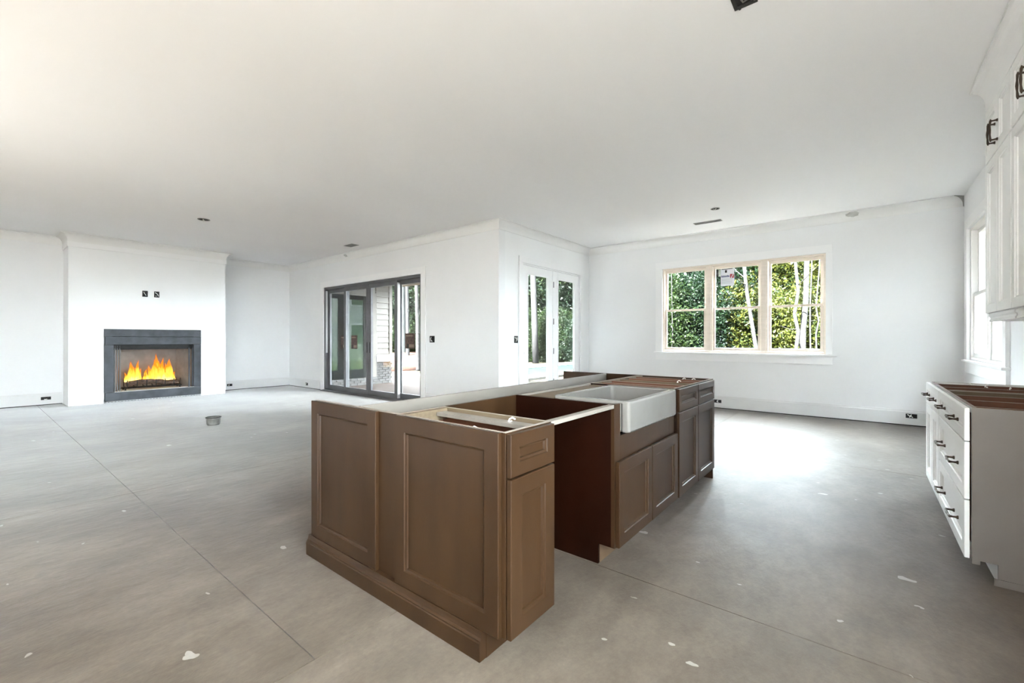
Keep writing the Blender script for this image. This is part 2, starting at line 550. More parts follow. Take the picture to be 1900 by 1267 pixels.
struct('ceiling', MB().box(XW - T, XE + T, YS - T, YP + T, HC, HC + 0.12).box(XF - T, XE + T, YP + T, YN + T, HC, HC + 0.12), M['ceil'], 'smooth white ceiling over the whole room', 'ceiling')
struct('roof', MB().box(XW - .5, XE + .6, YS - .3, YP + .5, HC + .3, HC + .5).box(XF - .5, XE + .6, YP + .5, YN + .6, HC + .3, HC + .5).box(XE + .6, XE + 1.5, 3.4, YN + .6, HC + .3, HC + .5), M['roof'], 'dark felt roof above the ceiling', 'roof')  # last box: deeper east eave added to cut light in the kitchen window
struct('wall_west', MB().box(XW - T, XW, YS - T, YP + T, 0, HC), M['drywall'], 'white drywall beside the chimney breast', 'wall')
wc = MB().box(XW, XB - 0.02, YB0 + .0, 1.66, 0, HC).box(XW, XB - .02, 3.22, YB1, 0, HC).box(XW, XB - .02, 1.66, 3.22, 1.42, HC)
wc.box(XB - .02, XB, YB0, 1.655, 0.004, HC).box(XB - .02, XB, 3.225, YB1, 0.004, HC).box(XB - .02, XB, 1.655, 3.225, 1.425, HC)
struct('wall_chimney', wc, M['breast'], 'white chimney breast projecting from the wall around the fireplace', 'wall')
struct('wall_porch', wall_x(MB(), XW, XF, YP, YP + T, 0, HC, [SL]), M['drywall'], 'white drywall with the dark sliding door', 'wall')
struct('wall_inner', wall_y(MB(), YP + T, YN, XF - T, XF, 0, HC, [FR]), M['breast'], 'white wall with the white french doors', 'wall')
struct('wall_north', wall_x(MB(), XF - T, XE + T, YN, YN + T, 0, HC, [TW]), M['drywall'], 'white wall with the triple window', 'wall')
struct('wall_east', wall_y(MB(), YS, YN, XE, XE + T, 0, HC, [EB, EW]), M['drywall'], 'white kitchen wall behind the grey cabinets', 'wall')
struct('wall_south', wall_x(MB(), XW, XE + T, YS - T, YS, 0, HC, [SB1, SB2]), M['drywall'], 'white wall at the back of the room', 'wall')

# ------------------------------------------------------------------ crown moulding (cove) swept with mitres
def sweep(name, path, prof, m, label, closed_ends=True, side=1, mitre_end=None):
    P = [Vector((x, y)) for x, y in path]
    def nrm(a, b):
        d = (b - a).normalized()
        return Vector((-d.y, d.x)) * side
    loops = []
    for i, p in enumerate(P):
        if i == 0:
            o = nrm(P[0], P[1])
        elif i == len(P) - 1:
            o = nrm(P[-2], P[-1])
            if mitre_end is not None:
                d = (P[-1] - P[-2]).normalized()
                o = o + d * mitre_end
        else:
            n1, n2 = nrm(P[i - 1], p), nrm(p, P[i + 1])
            o = (n1 + n2) / (1 + n1.dot(n2))
        loops.append([(p.x + o.x * q, p.y + o.y * q, z) for q, z in prof])
    return struct(name, MB().loops(loops), m, label, 'trim')
def cove(drop, proj, n=7, lip=0.012):
    pts = [(0.0, HC - 0.001), (proj, HC - 0.001), (proj, HC - 0.001 - lip)]
    for i in range(1, n + 1):
        a = math.pi / 2 * i / (n + 1)
        pts.append((proj - (proj - .012) * math.sin(a), HC - lip - (drop - 2 * lip) * (1 - math.cos(a))))
    pts += [(0.012, HC - drop + lip), (0.012, HC - drop), (0.0, HC - drop)]
    return pts
PROF = cove(0.145, 0.105)
sweep('trim_1', [(XF, YP - 0.001), (XW + .001, YP - .001), (XW + .001, YB1 + .001), (XB + .001, YB1 + .001), (XB + .001, YB0 - .001), (XW + .001, YB0 - .001), (XW + .001, YS)][::-1][:-1] + [(XF + .001, YP - .001), (XF + .001, YN - .001), (XE - 0.002, YN - .001)],
      PROF, M['crown'], 'white cove crown moulding running under the ceiling', side=-1, mitre_end=-1.0)
ce_ = MB()  # grey cap stands in for the shaded hollow behind the crown end
a_ = .0015
ce_.loops([[(XE - .002 - q + a_, YN - .001 - q - a_, z) for q, z in PROF], [(XE - .002 - q + 2 * a_, YN - .001 - q - 2 * a_, z) for q, z in PROF]])
struct('trim_4', ce_, M['compound_and_shade'], 'mitred crown end coloured grey for the shade in the kitchen wall corner', 'trim')
# frieze board below the crown on the chimney breast
fz = MB().box(XB + .001, XB + .016, YB0 - .016, YB1 + .016, HC - .24, HC - .146).box(XW + .001, XB + .001, YB0 - .016, YB0 - .001, HC - .24, HC - .146).box(XW + .001, XB + .001, YB1 + .001, YB1 + .016, HC - .24, HC - .146)
struct('trim_2', fz, M['trim'], 'flat white frieze board under the crown of the chimney breast', 'trim')
# grey dabs of joint compound on the crown
def dab(name, cx, cy, cz, dirv, sx, sy, seed, label):
    rnd = random.Random(seed)
    mb = MB()
    a = Vector(dirv).normalized()
    n = Vector((0, -1, -1)).normalized()
    b = n.cross(a).normalized()
    K = 22
    lp0, lp1 = [], []
    for k in range(K):
        q = 2 * math.pi * k / K
        r = 0.75 + 0.35 * rnd.random()
        o = a * math.cos(q) * sx * r + b * math.sin(q) * sy * r
        lp0.append(Vector((cx, cy, cz)) + o)
        lp1.append(Vector((cx, cy, cz)) + o * .85 + n * .004)
    mb.loops([lp0, lp1])
    return solo(name, mb, M['compound_and_shade'], label, 'patch', (cx, cy, cz))
dab('compound_patch', -0.13, YN - .062, HC - .056, (1, 0, 0), .085, .045, 3, 'grey joint compound dab on the crown above the triple window')
dab('compound_patch', -9.05, YP - .062, HC - .056, (1, 0, 0), .06, .04, 5, 'small grey compound dab on the crown above the sliding door')

# baseboards
def base_x(name, x0, x1, y, s, label):
    mb = MB().prism([(y, .014), (y + s * .02, .014), (y + s * .02, .19), (y + s * .012, .205), (y + s * .012, .222), (y, .222)], 'x', x0, x1)
    o = struct(name, mb, M['primer'], label, 'baseboard')
    part('gap_shade', MB().box(x0, x1, y, y + s * .017, .0005, .0135), M['deepblack'], o)  # black strip painted in as the shade under the baseboard
    return o
def base_y(name, y0, y1, x, s, label):
    mb = MB().prism([(x, .014), (x + s * .02, .014), (x + s * .02, .19), (x + s * .012, .205), (x + s * .012, .222), (x, .222)], 'y', y0, y1)
    o = struct(name, mb, M['primer'], label, 'baseboard')
    part('gap_shade', MB().box(x, x + s * .017, y0, y1, .0005, .0135), M['deepblack'], o)  # dark strip in place of the shadow line at the floor
    return o
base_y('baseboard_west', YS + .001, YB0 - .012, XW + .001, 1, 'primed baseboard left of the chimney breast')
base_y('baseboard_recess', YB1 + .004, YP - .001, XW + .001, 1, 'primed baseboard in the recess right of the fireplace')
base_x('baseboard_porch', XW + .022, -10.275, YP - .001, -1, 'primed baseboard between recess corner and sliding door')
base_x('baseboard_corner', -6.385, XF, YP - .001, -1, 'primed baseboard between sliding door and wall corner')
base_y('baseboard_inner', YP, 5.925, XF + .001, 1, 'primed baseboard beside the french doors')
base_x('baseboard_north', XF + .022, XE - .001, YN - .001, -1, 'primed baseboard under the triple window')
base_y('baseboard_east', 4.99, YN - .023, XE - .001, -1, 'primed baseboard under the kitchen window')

# ------------------------------------------------------------------ sliding door
def casing_x(par, x0, x1, z1, y, s, wd=.13, th=.02, z0=0.004):
    part('casing_leg', MB().box(x0 - wd, x0, y, y + s * th, z0, z1), M['trim'], par, .002)
    part('casing_leg', MB().box(x1, x1 + wd, y, y + s * th, z0, z1), M['trim'], par, .002)
    part('casing_head', MB().box(x0 - wd, x1 + wd, y, y + s * th, z1 + .0005, z1 + wd), M['trim'], par, .002)
sd = thing('door_1', 'dark grey four-panel sliding glass door to the porch', 'door', ((SL[0] + SL[1]) / 2, YP, 0), kind='structure')
casing_x(sd, SL[0], SL[1], SL[3], YP - .001, -1)
fm = MB()
y0, y1 = YP + .005, YP + .15
fm.box(SL[0] + .001, SL[0] + .05, y0, y1, 0.03, SL[3] - .001).box(SL[1] - .05, SL[1] - .001, y0, y1, .03, SL[3] - .001).box(SL[0] + .05, SL[1] - .05, y0, y1, SL[3] - .055, SL[3] - .001)
part('frame', fm, M['slider'], sd, .002)
part('sill_track', MB().box(SL[0] + .001, SL[1] - .001, YP - .10, YP + .155, .001, .022).box(SL[0] + .001, SL[1] - .001, YP + .035, YP + .045, .022, .036).box(SL[0] + .001, SL[1] - .001, YP + .095, YP + .105, .022, .036), M['slider'], sd)
def slide_panel(x0, x1, yc, wl=.085, wr=.085):
    z0, z1 = .038, SL[3] - .058
    f = MB()
    a, b = yc - .022, yc + .022
    f.box(x0, x0 + wl, a, b, z0, z1).box(x1 - wr, x1, a, b, z0, z1).box(x0 + wl, x1 - wr, a, b, z0, z0 + .10).box(x0 + wl, x1 - wr, a, b, z1 - .085, z1)
    o = part('sash', f, M['slider'], sd, .0015)
    part('pane', MB().box(x0 + wl, x1 - wr, yc - .004, yc + .004, z0 + .10, z1 - .085), M['glass'], o)
    return o
yi, yo = YP + .040, YP + .100
p1 = slide_panel(SL[0] + .055, -9.20, yo)
p2 = slide_panel(-9.26, -8.285, yi)
p3 = slide_panel(-8.275, -7.29, yi)
p4 = slide_panel(-7.34, SL[1] - .055, yo, .07, .05)
part('edge_strip', MB().box(-7.289, -7.27, yi - .02, yi + .09, .04, 2.36), M['slider_edge'], p3)
part('edge_strip', MB().box(SL[0] + .052, SL[0] + .064, yi - .02, yi + .02, .9, 2.38), M['slider_edge'], p1)
for px, pp in ((-8.33, p2), (-8.225, p3)):
    part('handle', MB().box(px - .012, px + .012, yi - .030, yi - .0225, .93, 1.16), M['deepblack'], pp, .003)
def brown_label(x, z, yc, par, w=.17, h=.26):
    y = yc - .0055
    o = part('label_sheet', MB().box(x - w / 2, x + w / 2, y - .001, y, z - h / 2, z + h / 2), M['brownlabel'], par, label='dark brown paper label stuck on the glass')
    part('print_block', MB().box(x - w * .1, x + w * .42, y - .0022, y - .0012, z - h * .42, z - h * .22), M['label_tan'], o)
    part('print_block', MB().box(x - w * .42, x + w * .30, y - .0022, y - .0012, z + h * .30, z + h * .38), M['label_tan'], o)
    part('print_block', MB().box(x - w * .30, x - w * .12, y - .0022, y - .0012, z - h * .46, z - h * .2), M['ink_black'], o)
brown_label(-9.40, 1.16, yo, p1, .22, .30)
brown_label(-8.86, 1.16, yi, p2, .24, .30)
brown_label(-6.98, 1.19, yo, p4, .30, .30)

# ------------------------------------------------------------------ french doors
fd = thing('door_2', 'white french doors with full-height glass panes', 'door', (XF, (FR[0] + FR[1]) / 2, 0), kind='structure')
def casing_y(par, y0, y1, z1, x, s, wd=.11, th=.02, z0=.004, zt=None):
    part('casing_leg', MB().box(x, x + s * th, y0 - wd, y0, z0, z1), M['trim'], par, .002)
    part('casing_leg', MB().box(x, x + s * th, y1, y1 + wd, z0, z1), M['trim'], par, .002)
    part('casing_head', MB().box(x, x + s * th, y0 - wd, y1 + wd, z1 + .0005, z1 + wd), M['trim'], par, .002)
casing_y(fd, FR[0], FR[1], FR[3], XF + .001, 1)
fj = MB().box(XF - .15, XF - .005, FR[0] + .001, FR[0] + .02, .02, FR[3] - .001).box(XF - .15, XF - .005, FR[1] - .02, FR[1] - .001, .02, FR[3] - .001).box(XF - .15, XF - .005, FR[0] + .02, FR[1] - .02, FR[3] - .02, FR[3] - .001)
part('jamb', fj, M['trim'], fd)
part('threshold', MB().box(XF - .155, XF - .002, FR[0] + .001, FR[1] - .001, .001, .019), M['galv'], fd)
def leaf(y0, y1, g0, g1):
    x0, x1 = XF - .060, XF - .015
    z0, z1 = .022, FR[3] - .024
    f = MB().box(x0, x1, y0, g0, z0, z1).box(x0, x1, g1, y1, z0, z1).box(x0, x1, g0, g1, z0, .28).box(x0, x1, g0, g1, 2.375, z1)
    o = part('leaf', f, M['trim'], fd, .002)
    bd = MB()
    for xx in (x1, ):
        bd.box(xx, xx + .007, g0 - .014, g0 + .006, .27, 2.385).box(xx, xx + .007, g1 - .006, g1 + .014, .27, 2.385).box(xx, xx + .007, g0, g1, .266, .286).box(xx, xx + .007, g0, g1, 2.369, 2.389)
    part('glazing_bead', bd, M['trim'], o)
    part('pane', MB().box(XF - .041, XF - .033, g0, g1, .28, 2.375), M['glass'], o)
    return o
l1 = leaf(6.053, 7.005, 6.205, 6.84)
l2 = leaf(7.013, 7.977, 7.185, 7.80)
part('astragal', MB().box(XF - .014, XF - .006, 6.985, 7.005, .03, 2.51), M['trim'], l1)
for z in (.42, 1.00, 1.56, 2.26):
    part('hinge', MB().box(XF - .012, XF - .001, 7.004, 7.020, z - .055, z + .055), M['ink_black'], l2)
for z in (1.115, .975):
    part('lock_bore', MB().tube([(XF - .016, 6.115, z), (XF - .010, 6.115, z)], [.030, .026], 16), M['chrome'], l1)

# ------------------------------------------------------------------ triple window
def sash_x(par, x0, x1, z0, z1, yc, st_=.042, rt=.05, rb=.05):
    f = MB().box(x0, x0 + st_, yc - .018, yc + .018, z0, z1).box(x1 - st_, x1, yc - .018, yc + .018, z0, z1)
    f.box(x0 + st_, x1 - st_, yc - .018, yc + .018, z0, z0 + rb).box(x0 + st_, x1 - st_, yc - .018, yc + .018, z1 - rt, z1)
    o = part('sash', f, M['pine'], par, .0015)
    part('pane', MB().box(x0 + st_, x1 - st_, yc - .003, yc + .003, z0 + rb, z1 - rt), M['glass'], o)
    return o
tw = thing('window_1', 'triple double-hung window with pale primed wood sashes', 'window', ((TW[0] + TW[1]) / 2, YN, TW[2]), kind='structure')
cz0 = .985
part('casing_leg', MB().box(TW[0] - .13, TW[0], YN - .021, YN - .001, cz0, TW[3]), M['trim'], tw, .002)
part('casing_leg', MB().box(TW[1], TW[1] + .085, YN - .021, YN - .001, cz0, TW[3]), M['trim'], tw, .002)
part('casing_head', MB().box(TW[0] - .13, TW[1] + .085, YN - .021, YN - .001, TW[3] + .0005, TW[3] + .125), M['trim'], tw, .002)
part('stool', MB().box(TW[0] - .155, TW[1] + .14, YN - .055, YN - .001, .957, .984), M['trim'], tw, .003)
part('apron', MB().box(TW[0] - .13, TW[1] + .085, YN - .020, YN - .001, .83, .9565), M['trim'], tw, .002)
tfr = MB().box(TW[0] + .001, TW[0] + .03, YN + .005, YN + .14, TW[2] + .001, TW[3] - .001).box(TW[1] - .03, TW[1] - .001, YN + .005, YN + .14, TW[2] + .001, TW[3] - .001)
tfr.box(TW[0] + .03, TW[1] - .03, YN + .005, YN + .14, TW[3] - .03, TW[3] - .001).box(TW[0] + .03, TW[1] - .03, YN + .005, YN + .14, TW[2] + .001, TW[2] + .035)
part('frame', tfr, M['pine'], tw, .002)
MU = ((-2.225, -2.12), (-1.357, -1.25))
for a, b in MU:
    part('mullion', MB().box(a, b, YN + .004, YN + .14, TW[2] + .036, TW[3] - .031).box(a + .022, b - .022, YN - .012, YN + .004, TW[2] + .036, TW[3] - .031), M['pine'], tw, .002)
cells = [(TW[0] + .031, MU[0][0] - .001), (MU[0][1] + .001, MU[1][0] - .001), (MU[1][1] + .001, TW[1] - .031)]
upper = []
for a, b in cells:
    sash_x(tw, a + .004, b - .004, TW[2] + .037, 1.785, YN + .045, .038, .03, .05)
    upper.append(sash_x(tw, a + .004, b - .004, 1.75, TW[3] - .032, YN + .085, .038, .05, .03))
# stickers on the middle upper pane
sy = YN + .080
us = upper[1]
o = part('sticker_sheet', MB().box(-1.995, -1.775, sy - .0012, sy, 2.17, 2.478), M['paper'], us, label='white printed maker sticker on the pane')
part('print_slash_block', MB().box(-1.842, -1.780, sy - .0022, sy - .0014, 2.305, 2.375), M['ink_red'], o)
part('print_slash', MB().quad((-1.832, sy - .003, 2.305), (-1.818, sy - .003, 2.305), (-1.784, sy - .003, 2.375), (-1.798, sy - .003, 2.375)), M['paper'], o)
wd = MB()
xx = -1.985
rr = random.Random(2)
for k in range(10):
    wdt = .008 + .004 * rr.random()
    wd.box(xx, xx + wdt, sy - .0022, sy - .0014, 2.325, 2.350 + .012 * rr.random())
    xx += wdt + .003
part('print_word', wd, M['ink_blue'], o)
part('print_block', MB().box(-1.925, -1.892, sy - .0022, sy - .0014, 2.405, 2.450), M['ink_black'], o)
part('print_block', MB().box(-1.985, -1.80, sy - .0022, sy - .0014, 2.464, 2.474), M['ink_black'], o)
gl_ = MB()
for z in (2.29, 2.265, 2.24, 2.215):
    gl_.box(-1.98, -1.80, sy - .0022, sy - .0014, z, z + .006)
part('print_lines', gl_, M['ink_grey'], o)
o = part('sticker_sheet', MB().box(-2.075, -2.000, sy - .0012, sy, 2.345, 2.470).box(-2.075, -2.03, sy - .0012, sy, 2.345, 2.47), M['paper2'], us, label='thin greenish film sticker on the pane')
part('print_lines', MB().box(-2.066, -2.008, sy - .0022, sy - .0014, 2.385, 2.40).box(-2.066, -2.02, sy - .0022, sy - .0014, 2.44, 2.447), M['ink_grey'], o)

# ------------------------------------------------------------------ east window
ew = thing('window_2', 'twin double-hung window on the kitchen wall past the upper cabinets', 'window', (XE, (EW[0] + EW[1]) / 2, EW[2]), kind='structure')
part('casing_leg', MB().box(XE - .032, XE - .001, EW[0] - .12, EW[0], EW[2], EW[3]), M['trim'], ew, .002)
part('casing_leg', MB().box(XE - .032, XE - .001, EW[1], EW[1] + .13, EW[2], EW[3]), M['trim'], ew, .002)
part('casing_head', MB().box(XE - .032, XE - .001, EW[0] - .12, EW[1] + .13, EW[3] + .0005, EW[3] + .13), M['trim'], ew, .002)
part('stool', MB().box(XE - .062, XE - .001, EW[0] - .15, EW[1] + .16, .937, .9645), M['trim'], ew, .003)
part('apron', MB().box(XE - .030, XE - .001, EW[0] - .12, EW[1] + .13, .80, .9365), M['trim'], ew, .002)
ef = MB()
ym = (EW[0] + EW[1]) / 2 - .06
for a, b in ((EW[0] + .001, EW[0] + .03), (ym - .045, ym + .045), (EW[1] - .03, EW[1] - .001)):
    ef.box(XE + .005, XE + .14, a, b, EW[2] + .001, EW[3] - .001)
for a, b in ((EW[0] + .03, ym - .045), (ym + .045, EW[1] - .03)):
    ef.box(XE + .005, XE + .14, a, b, EW[2] + .001, EW[2] + .035).box(XE + .005, XE + .14, a, b, EW[3] - .03, EW[3] - .001)
part('frame', ef, M['pine_pale'], ew, .002)
def sash_y(par, y0, y1, z0, z1, xc, s_=.038, rt=.04, rb=.05):
    f = MB().box(xc - .018, xc + .018, y0, y0 + s_, z0, z1).box(xc - .018, xc + .018, y1 - s_, y1, z0, z1)
    f.box(xc - .018, xc + .018, y0 + s_, y1 - s_, z0, z0 + rb).box(xc - .018, xc + .018, y0 + s_, y1 - s_, z1 - rt, z1)
    o = part('sash', f, M['pine_pale'], par, .0015)
    part('pane', MB().box(xc - .003, xc + .003, y0 + s_, y1 - s_, z0 + rb, z1 - rt), M['glass'], o)
for a, b in ((EW[0] + .034, ym - .049), (ym + .049, EW[1] - .034)):
    sash_y(ew, a, b, EW[2] + .037, 1.80, XE + .045)
    sash_y(ew, a, b, 1.765, EW[3] - .032, XE + .085)

# frames and panes of the added fill-light openings out of view
def fill_window(n, label, x0, x1, y0, y1, z0, z1):
    t = thing('window_%d' % n, label, 'window', ((x0 + x1) / 2, (y0 + y1) / 2, z0), kind='structure')
    e, k = .001, .03
    f = MB()
    if x1 - x0 > y1 - y0:
        ya, yb = y0 + .05, y0 + .11
        f.box(x0 + e, x0 + k, ya, yb, z0 + e, z1 - e).box(x1 - k, x1 - e, ya, yb, z0 + e, z1 - e).box(x0 + k, x1 - k, ya, yb, z0 + e, z0 + k).box(x0 + k, x1 - k, ya, yb, z1 - k, z1 - e)
        p = MB().box(x0 + k, x1 - k, ya + .026, ya + .032, z0 + k, z1 - k)
    else:
        xa, xb = x0 + .05, x0 + .11
        f.box(xa, xb, y0 + e, y0 + k, z0 + e, z1 - e).box(xa, xb, y1 - k, y1 - e, z0 + e, z1 - e).box(xa, xb, y0 + k, y1 - k, z0 + e, z0 + k).box(xa, xb, y0 + k, y1 - k, z1 - k, z1 - e)
        p = MB().box(xa + .026, xa + .032, y0 + k, y1 - k, z0 + k, z1 - k)
    part('frame', f, M['pine_pale'], t)
    part('pane', p, M['glass'], t)
fill_window(4, 'tall glazed opening added in the back wall for fill light', SB1[0], SB1[1], YS - T, YS, SB1[2], SB1[3])
fill_window(5, 'wide glazed opening added in the back wall for fill light', SB2[0], SB2[1], YS - T, YS, SB2[2], SB2[3])
fill_window(6, 'unseen window added in the side wall to light the island', XE, XE + T, EB[0], EB[1], EB[2], EB[3])

# ------------------------------------------------------------------ fireplace
fp = thing('fireplace_insert', 'black metal fireplace insert set in the white chimney breast', 'fireplace', (XB, 2.44, 0.0))
fa, fb = 1.662, 3.218
oy0, oy1, oz0, oz1 = 1.80, 3.09, .205, 1.105
xs0, xs1 = XB - .018, XB + .004
part('top_band', MB().box(xs0, xs1, fa, fb, 1.275, 1.418), M['black'], fp, .003)
part('lower_band', MB().box(xs0, xs1 + .008, fa + .012, fb, 1.118, 1.270), M['black'], fp, .003)
part('side_band', MB().box(xs0, xs1, fa, oy0 - .002, .205, 1.114), M['black'], fp, .003)
part('side_band', MB().box(xs0, xs1, oy1 + .002, fb, .205, 1.114), M['black'], fp, .003)
part('bottom_band', MB().box(xs0, xs1 + .006, fa + .012, fb, .035, .200), M['black'], fp, .003)
pf = MB().box(xs0, xs1 + .002, fa + .03, fb - .01, .008, .032)
pfo = part('perforated_strip', pf, M['duct'], fp, label='pale perforated metal strip under the insert')
hl = MB()
for k in range(30):
    yy = fa + .055 + k * .049
    hl.box(xs1 + .002, xs1 + .0032, yy, yy + .012, .015, .025)
part('slot_holes', hl, M['ink_black'], pfo, kind='stuff')
bx0 = XB - .56
part('firebox_back', MB().box(bx0 - .02, bx0, 1.98, 2.92, oz0, 1.30), M['refractory'], fp)
part('firebox_side', MB().prism([(XB - .06, oy0 + .02), (bx0, 1.98), (bx0, 1.95), (XB - .06, oy0 - .02)], 'z', oz0, 1.30), M['refractory'], fp)
part('firebox_side', MB().prism([(XB - .06, oy1 - .02), (bx0, 2.92), (bx0, 2.95), (XB - .06, oy1 + .02)], 'z', oz0, 1.30), M['refractory'], fp)
part('firebox_floor', MB().box(bx0 - .02, XB - .02, oy0 - .02, oy1 + .02, oz0 - .03, oz0), M['hearth'], fp)
part('firebox_hood', MB().box(bx0 - .02, XB - .02, oy0 - .02, oy1 + .02, 1.30, 1.33).box(XB - .075, XB - .045, oy0, oy1, 1.02, 1.30), M['deepblack'], fp)
lt = MB()
for yy in (oy0 + .012, oy0 + .05, oy0 + .085):
    lt.box(XB - .05, XB - .022, yy, yy + .014, oz0, 1.10)
part('screen_track', lt, M['slider'], fp, .002)
lt = MB()
for yy in (oy1 - .09, oy1 - .03):
    lt.box(XB - .05, XB - .022, yy, yy + .03, oz0, 1.10)
part('screen_track', lt, M['black'], fp, .002)
part('lintel_track', MB().box(XB - .044, XB - .022, oy0, oy1, 1.045, 1.10), M['deepblack'], fp)

gx, gz = XB - .28, oz0
gr = thing('fire_grate', 'black iron grate holding the logs in the fireplace', 'grate', (gx, 2.45, gz))
for k, yy in enumerate((2.02, 2.17, 2.32, 2.47, 2.62, 2.77, 2.88)):
    part('bar', MB().tube([(gx + .17, yy, gz + .20), (gx + .165, yy, gz + .075), (gx + .13, yy, gz + .06), (gx - .13, yy, gz + .06), (gx - .16, yy, gz + .085), (gx - .165, yy, gz + .20)], .009, 6), M['deepblack'], gr)
for xx in (gx + .10, gx - .10):
    part('cross_bar', MB().tube([(xx, 1.97, gz + .045), (xx, 2.92, gz + .045)], .011, 6), M['deepblack'], gr)
for xx in (gx + .10, gx - .10):
    for yy in (2.0, 2.89):
        part('foot', MB().tube([(xx, yy, gz + .001), (xx, yy, gz + .045)], .013, 6), M['deepblack'], gr)
def log(y0, y1, x, z, r, dx=0, bend=.02, seed=0, label=''):
    rn = random.Random(seed)
    pts, rd = [], []
    for k in range(9):
        t = k / 8
        pts.append((x + dx * (t - .5) + .01 * rn.uniform(-1, 1), y0 + (y1 - y0) * t, z + bend * math.sin(math.pi * t)))
        rd.append(r * (.86 + .22 * rn.random()))
    return solo('fire_log', MB().tube(pts, rd, 10), M['log'], label, 'log', (x, (y0 + y1) / 2, z), 'logs on the fire grate', smooth=False)
log(2.06, 2.60, gx + .085, gz + .130, .052, .02, .03, 1, 'charred split log lying at the front left of the grate')
log(2.52, 2.87, gx + .095, gz + .118, .042, .03, .00, 2, 'short charred log lying at the front right of the grate')
log(2.04, 2.86, gx - .06, gz + .135, .058, -.03, .01, 3, 'long charred log lying along the back of the grate')
flm = thing('fire_flames', 'bright yellow and orange flames burning above the logs', 'fire', (gx, 2.45, gz + .17))
fr_ = random.Random(11)
spec_f = [(2.07, .22, .030), (2.13, .42, .050), (2.17, .46, .045), (2.22, .34, .05), (2.27, .48, .045), (2.31, .30, .04), (2.42, .28, .04), (2.47, .36, .05), (2.52, .46, .055),
          (2.57, .50, .055), (2.61, .62, .050), (2.65, .46, .06), (2.70, .52, .055), (2.75, .40, .055), (2.80, .50, .05), (2.84, .46, .045), (2.86, .27, .04), (2.90, .20, .03), (2.37, .20, .035), (2.54, .30, .06), (2.67, .34, .06), (2.78, .30, .06)]
for yy, hh, rr_ in spec_f:
    yy = 2.02 + (yy - 2.07) * .95
    pts, rd = [], []
    x0_ = gx + fr_.uniform(-.05, .06)
    ph = fr_.uniform(0, 6)
    N = 12
    for k in range(N):
        t = k / (N - 1)
        pts.append((x0_ + .012 * math.sin(ph + 4 * t), yy + .022 * t * math.sin(ph * 1.7 + 5 * t), gz + .16 + hh * .92 * t))
        rd.append(max(.0015, rr_ * .95 * (math.sin(math.pi * min(1, .22 + .78 * t)) ** .9) * (1 - t * .45)))
    part('flame_tongue', MB().tube(pts, rd, 10), M['flame'], flm, smooth=True)

# ------------------------------------------------------------------ electrical boxes
def ebox(name, c, nrm, w, h, label, group, wires=2, seed=0):
    """shallow open box let into the wall with bare wires; nrm one of +x,-x,-y"""
    r = random.Random(seed)
    n = Vector(nrm)
    a = Vector((0, 0, 1)).cross(n).normalized()
    up = Vector((0, 0, 1))
    c = Vector(c)
    t = thing(name, label, 'outlet', tuple(c), group)
    def bx(mb, u0, u1, v0, v1, d0, d1):
        p, q = c + a * u0 + up * v0 + n * d0, c + a * u1 + up * v1 + n * d1
        mb.box(p.x, q.x, p.y, q.y, p.z, q.z)
    mb = MB()
    th = .004
    bx(mb, -w / 2, w / 2, h / 2 - th, h / 2, .001, .007)
    bx(mb, -w / 2, w / 2, -h / 2, -h / 2 + th, .001, .007)
    bx(mb, -w / 2, -w / 2 + th, -h / 2 + th, h / 2 - th, .001, .007)
    bx(mb, w / 2 - th, w / 2, -h / 2 + th, h / 2 - th, .001, .007)
    part('box_rim', mb, M['ink_black'], t)
    mb = MB()
    bx(mb, -w / 2 + th, w / 2 - th, -h / 2 + th, h / 2 - th, .001, .003)
    part('box_back', mb, M['deepblack'], t)
    for k in range(wires):
        p0 = c + a * (r.uniform(-.35, .35) * w) + up * (h * .30 * (1 if r.random() > .3 else -1)) + n * .006
        p2 = c + a * (r.uniform(-.35, .35) * w) - up * (h * .28) + n * .006
        p1_ = (p0 + p2) / 2 + a * r.uniform(-.2, .2) * w + n * .022
        part('wire', MB().tube([p0, p0.lerp(p1_, .6) + n * .006, p1_, p2.lerp(p1_, .6) + n * .006, p2], .006, 6), M['wire'], t)
    return t
ebox('electrical_box', (XB, 2.268, 2.135), (1, 0, 0), .085, .12, 'open electrical box above the fireplace, farther from the porch', 'boxes above the fireplace', 1, 1)
ebox('electrical_box', (XB, 2.455, 2.135), (1, 0, 0), .085, .12, 'open electrical box with two loose wires above the fireplace', 'boxes above the fireplace', 2, 4)
ebox('electrical_box', (-6.211, YP, 1.225), (0, -1, 0), .13, .12, 'open switch box on the wall beside the sliding door', None, 2, 3)
ebox('electrical_box', (XF, 5.845, 1.220), (1, 0, 0), .10, .12, 'open switch box on the wall beside the french doors', None, 2, 6)
bb = 'open boxes in the baseboards'
ebox('outlet_box', (XW + .021, .952, .125), (1, 0, 0), .13, .055, 'open outlet box in the baseboard left of the chimney breast', bb, 1, 7)
ebox('outlet_box', (XW + .021, 3.985, .125), (1, 0, 0), .11, .055, 'open outlet box in the baseboard right of the fireplace', bb, 1, 8)
ebox('outlet_box', (-10.907, YP - .021, .10), (0, -1, 0), .11, .065, 'open outlet box in the baseboard left of the sliding door', bb, 1, 9)
ebox('outlet_box', (-2.02, YN - .021, .125), (0, -1, 0), .12, .055, 'open outlet box in the baseboard under the triple window', bb, 1, 10)
ebox('outlet_box', (.525, YN - .021, .14), (0, -1, 0), .12, .06, 'open outlet box in the baseboard near the grey cabinets', bb, 2, 12)

